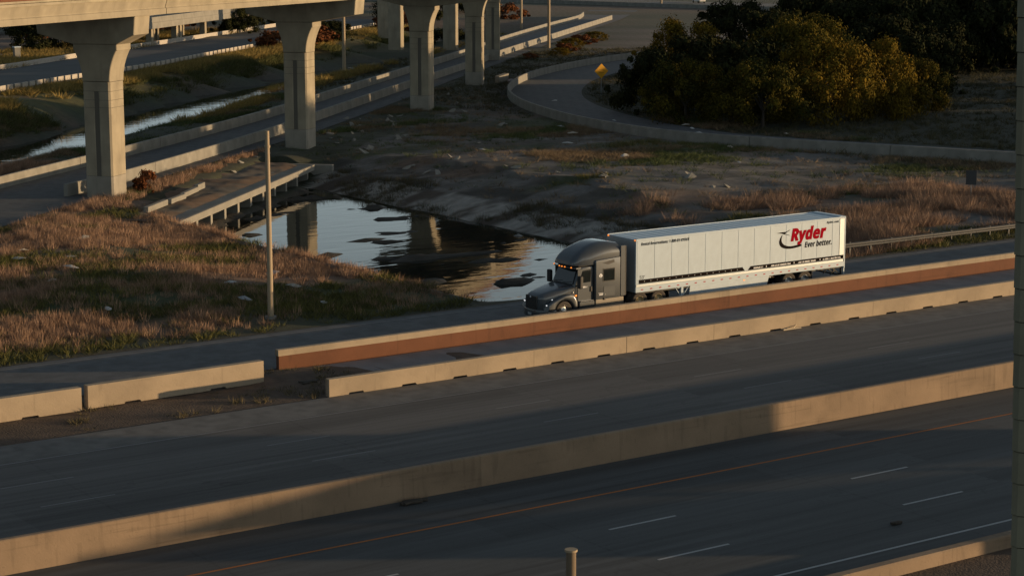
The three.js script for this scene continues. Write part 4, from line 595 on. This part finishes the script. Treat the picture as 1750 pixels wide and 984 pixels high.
  one('far_kerb_rail', sweep(smooth(offset(farRd, -11), 50), [[-0.15, -0.2], [0.15, -0.2], [0.15, 0.72], [-0.15, 0.72]]), mats.rail, 'thin sunlit rail along the far edge of the far road, upper left', 'guardrail');
  // distant low bridge
  const lb = thing('distant_bridge', 'low grey distant bridge on short paired piers in the upper left', 'bridge', null, V(168, 356, 0), 0.78);
  part(lb, 'deck', metric(rbox(-18, 60, 3.1, 4.2, -4, 4, 0.05)), mats.greyConc); part(lb, 'parapet', metric(rbox(-18, 60, 4.203, 5.2, 3.6, 3.95, 0.04)), mats.greyConc); part(lb, 'parapet', metric(rbox(-18, 60, 4.203, 5.2, -3.95, -3.6, 0.04)), mats.greyConc);
  for (const x of [-12, 1.5, 3.6, 18, 32, 46]) for (const z of [-2, 2.6]) part(lb, 'pier', metric(rbox(x - 0.55, x + 0.55, -0.8, 3.097, z - 0.55, z + 0.55, 0.06)), mats.pier);
  // distant highway at the top
  const hb = thing('highway_parapet', 'grey parapet of the distant highway above the grove', 'parapet'); part(hb, 'wall', sweep([[300, 545], [342, 480], [352, 425], [372, 360]], [[-0.2, -0.2], [0.2, -0.2], [0.2, 1.1], [-0.2, 1.1]]), mats.greyConc);
  const vb = thing('white_van', 'tiny white van on the distant highway at the top edge', 'van', null, V(381, 451, 0.02), 1.25); part(vb, 'body', rbox(-2.4, 2.4, 0.45, 2.3, -0.95, 0.95, 0.2), M([0.8, 0.78, 0.7])); part(vb, 'bonnet', rbox(2.3, 3.3, 0.45, 1.3, -0.9, 0.9, 0.2), M([0.8, 0.78, 0.7])); part(vb, 'windscreen', boxAt(2.38, 2.42, 1.35, 2.1, -0.8, 0.8), glassDark); for (const x of [-1.5, 2.3]) for (const z of [-0.9, 0.9]) part(vb, 'wheel', new THREE.CylinderGeometry(0.36, 0.36, 0.2, 14).rotateX(Math.PI / 2).translate(x, 0.36, z), rubber);
  const ub = thing('utility_box', 'small pale-topped utility box on the far grass at the left edge', 'utility box', null, V(126.5, 322, 0)); part(ub, 'cabinet', rbox(-0.5, 0.5, 0, 1.9, -0.4, 0.4, 0.04), mats.greyConc); part(ub, 'lid', rbox(-0.58, 0.58, 1.9, 2.1, -0.48, 0.48, 0.04), whitePaint);
}

// ---------------------------------------------------------------- rubble and litter
{
  const r = rng(909), chunkG = [1, 2, 3, 4].map(() => { const p = []; for (let k = 0; k < 14; k++) p.push(new THREE.Vector3((r() - 0.5) * 1.2, (r() - 0.3) * 0.5, (r() - 0.5) * 0.9)); return metric(new ConvexGeometry(p)); });
  const spots = [[106, 182], [108, 185], [111, 188], [114, 192], [117, 189], [112, 180], [104, 178], [109, 176], [120, 195], [123, 198], [103, 171], [118, 199], [101, 168], [99, 152], [103, 147], [105, 143], [108, 138], [112, 133], [102, 156], [98.5, 159], [110, 128], [104, 135], [128, 184], [133, 199], [138, 208], [145, 221], [150, 228], [84, 163], [88, 167], [92, 172], [80, 160]];
  for (const [u, v] of spots) for (let k = 0; k < 2; k++) { const x = u + (r() - 0.5) * 3, y = v + (r() - 0.5) * 3; const o = one('concrete_chunk', chunkG[Math.floor(r() * 4)], mats.greyConc, 'broken grey concrete chunk lying on the dirt field', 'rubble', 'broken concrete strewn over the dirt'); const s = 0.25 + 0.55 * r(); o.position.copy(V(x, y, ground(x, y))); o.scale.set(s * 1.4, s, s); o.rotation.set(r() * 0.5, r() * 6, r() * 0.5); }
  const scrapG = [1, 2, 3].map(() => { const p = []; for (let k = 0; k < 7; k++) { const a = k / 7 * 6.28; p.push(new THREE.Vector3(Math.cos(a) * (0.18 + 0.2 * r()), (r() - 0.2) * 0.12, Math.sin(a) * (0.12 + 0.16 * r()))); } p.push(new THREE.Vector3(0, 0.14, 0)); return new ConvexGeometry(p); });
  const sm2 = [M([0.45, 0.46, 0.45]), M([0.34, 0.36, 0.38]), M([0.4, 0.36, 0.3])];
  const lit = [[44, 131], [47, 122], [48.5, 116], [51, 121], [46, 112], [55, 109], [59, 107], [53, 103], [57, 101], [49, 126], [42, 116], [61, 113], [55, 130], [45, 104], [140, 180], [143, 172], [141, 168], [138, 163], [146, 158], [137, 176], [131, 178], [128, 172], [150, 205], [118, 150], [124, 141], [132, 152], [108, 160], [114, 168], [121, 163]];
  for (const [u, v] of lit) { const left = u < 70, x = u + (r() - 0.5), y = v + (r() - 0.5); const o = one(left ? 'litter_scrap' : 'field_scrap', scrapG[Math.floor(r() * 3)], sm2[Math.floor(r() * 3)], left ? 'pale scrap of litter in the dry grass of the mound' : 'pale scrap of litter on the dirt field or road verge', 'litter', left ? 'litter on the mound' : 'litter on the field'); const s = 0.8 + 1.1 * r(); o.scale.set(s * 1.3, s, s); o.position.copy(V(x, y, ground(x, y) + 0.12)); o.rotation.y = r() * 6; }
  let o = one('dumped_slab', metric(rbox(-1.5, 1.5, -0.1, 1.0, -0.35, 0.35, 0.08)), mats.greyConc, 'dumped pale concrete slab at the foot of the fourth column', 'slab'); o.position.copy(V(163.5, 236, 0)); o.rotation.set(0.1, 0.5, 0.05);
  const cl = new THREE.PlaneGeometry(2.4, 1.2, 14, 8).rotateX(-Math.PI / 2); { const p = cl.attributes.position; for (let i = 0; i < p.count; i++) p.setY(i, 0.05 + 0.35 * fbm(p.getX(i) * 2 + 4, p.getZ(i) * 2, 3, 7)); cl.computeVertexNormals(); }
  o = one('red_cloth', cl, M([0.30, 0.025, 0.035]), 'crumpled red cloth on the ground beside the dumped slab', 'cloth'); o.position.copy(V(165.5, 236, 0)); o.rotation.y = -0.7;
  o = one('dirt_bag', new THREE.SphereGeometry(0.5, 12, 8).scale(1.2, 0.6, 0.8), M([0.3, 0.3, 0.34]), 'pale crumpled bag between the dumped slab and the red cloth', 'bag'); o.position.copy(V(163.9, 234.3, 0.2));
  const tyreS = (u, v, l, s) => { const g = []; const rr = rng(u * 10 | 0); for (let k = 0; k < 6; k++) g.push(rbox(-0.5, 0.5, 0, 0.05 + 0.04 * rr(), -0.09, 0.09, 0.02).rotateY((rr() - 0.5) * 0.8).translate((rr() - 0.5) * 0.5, 0.01 + k * 0.006, (rr() - 0.5) * 0.35)); const q = one('tyre_scrap', merge(g), rubber, l, 'tyre scrap'); q.position.copy(V(u, v, 0.006)); q.scale.set(s, 1, s); };
  tyreS(39.6, 62.95, 'dark shred of tyre on the road below the shaded median wall', 0.9); tyreS(52.4, 50.6, 'small dark shred of tyre in a lane of the lower carriageway', 0.4); tyreS(72.2, 64.2, 'small dark scrap at the top edge of the median wall foot, right', 0.5);
  tyreS(46.6, 83.2, 'black shredded tyre in the gap between the barriers', 0.8);
  o = one('dry_branch', merge([bar(new THREE.Vector3(-0.7, 0.04, 0), new THREE.Vector3(0.5, 0.05, 0.1), 0.05, 0.03), bar(new THREE.Vector3(0, 0.05, 0), new THREE.Vector3(0.5, 0.12, -0.3), 0.03, 0.02)]), M([0.5, 0.42, 0.3]), 'pale stick lying at the foot of the precast barrier', 'stick'); o.position.copy(V(74.3, 79.75, 0.02));
}
renderer.render(scene, camera);
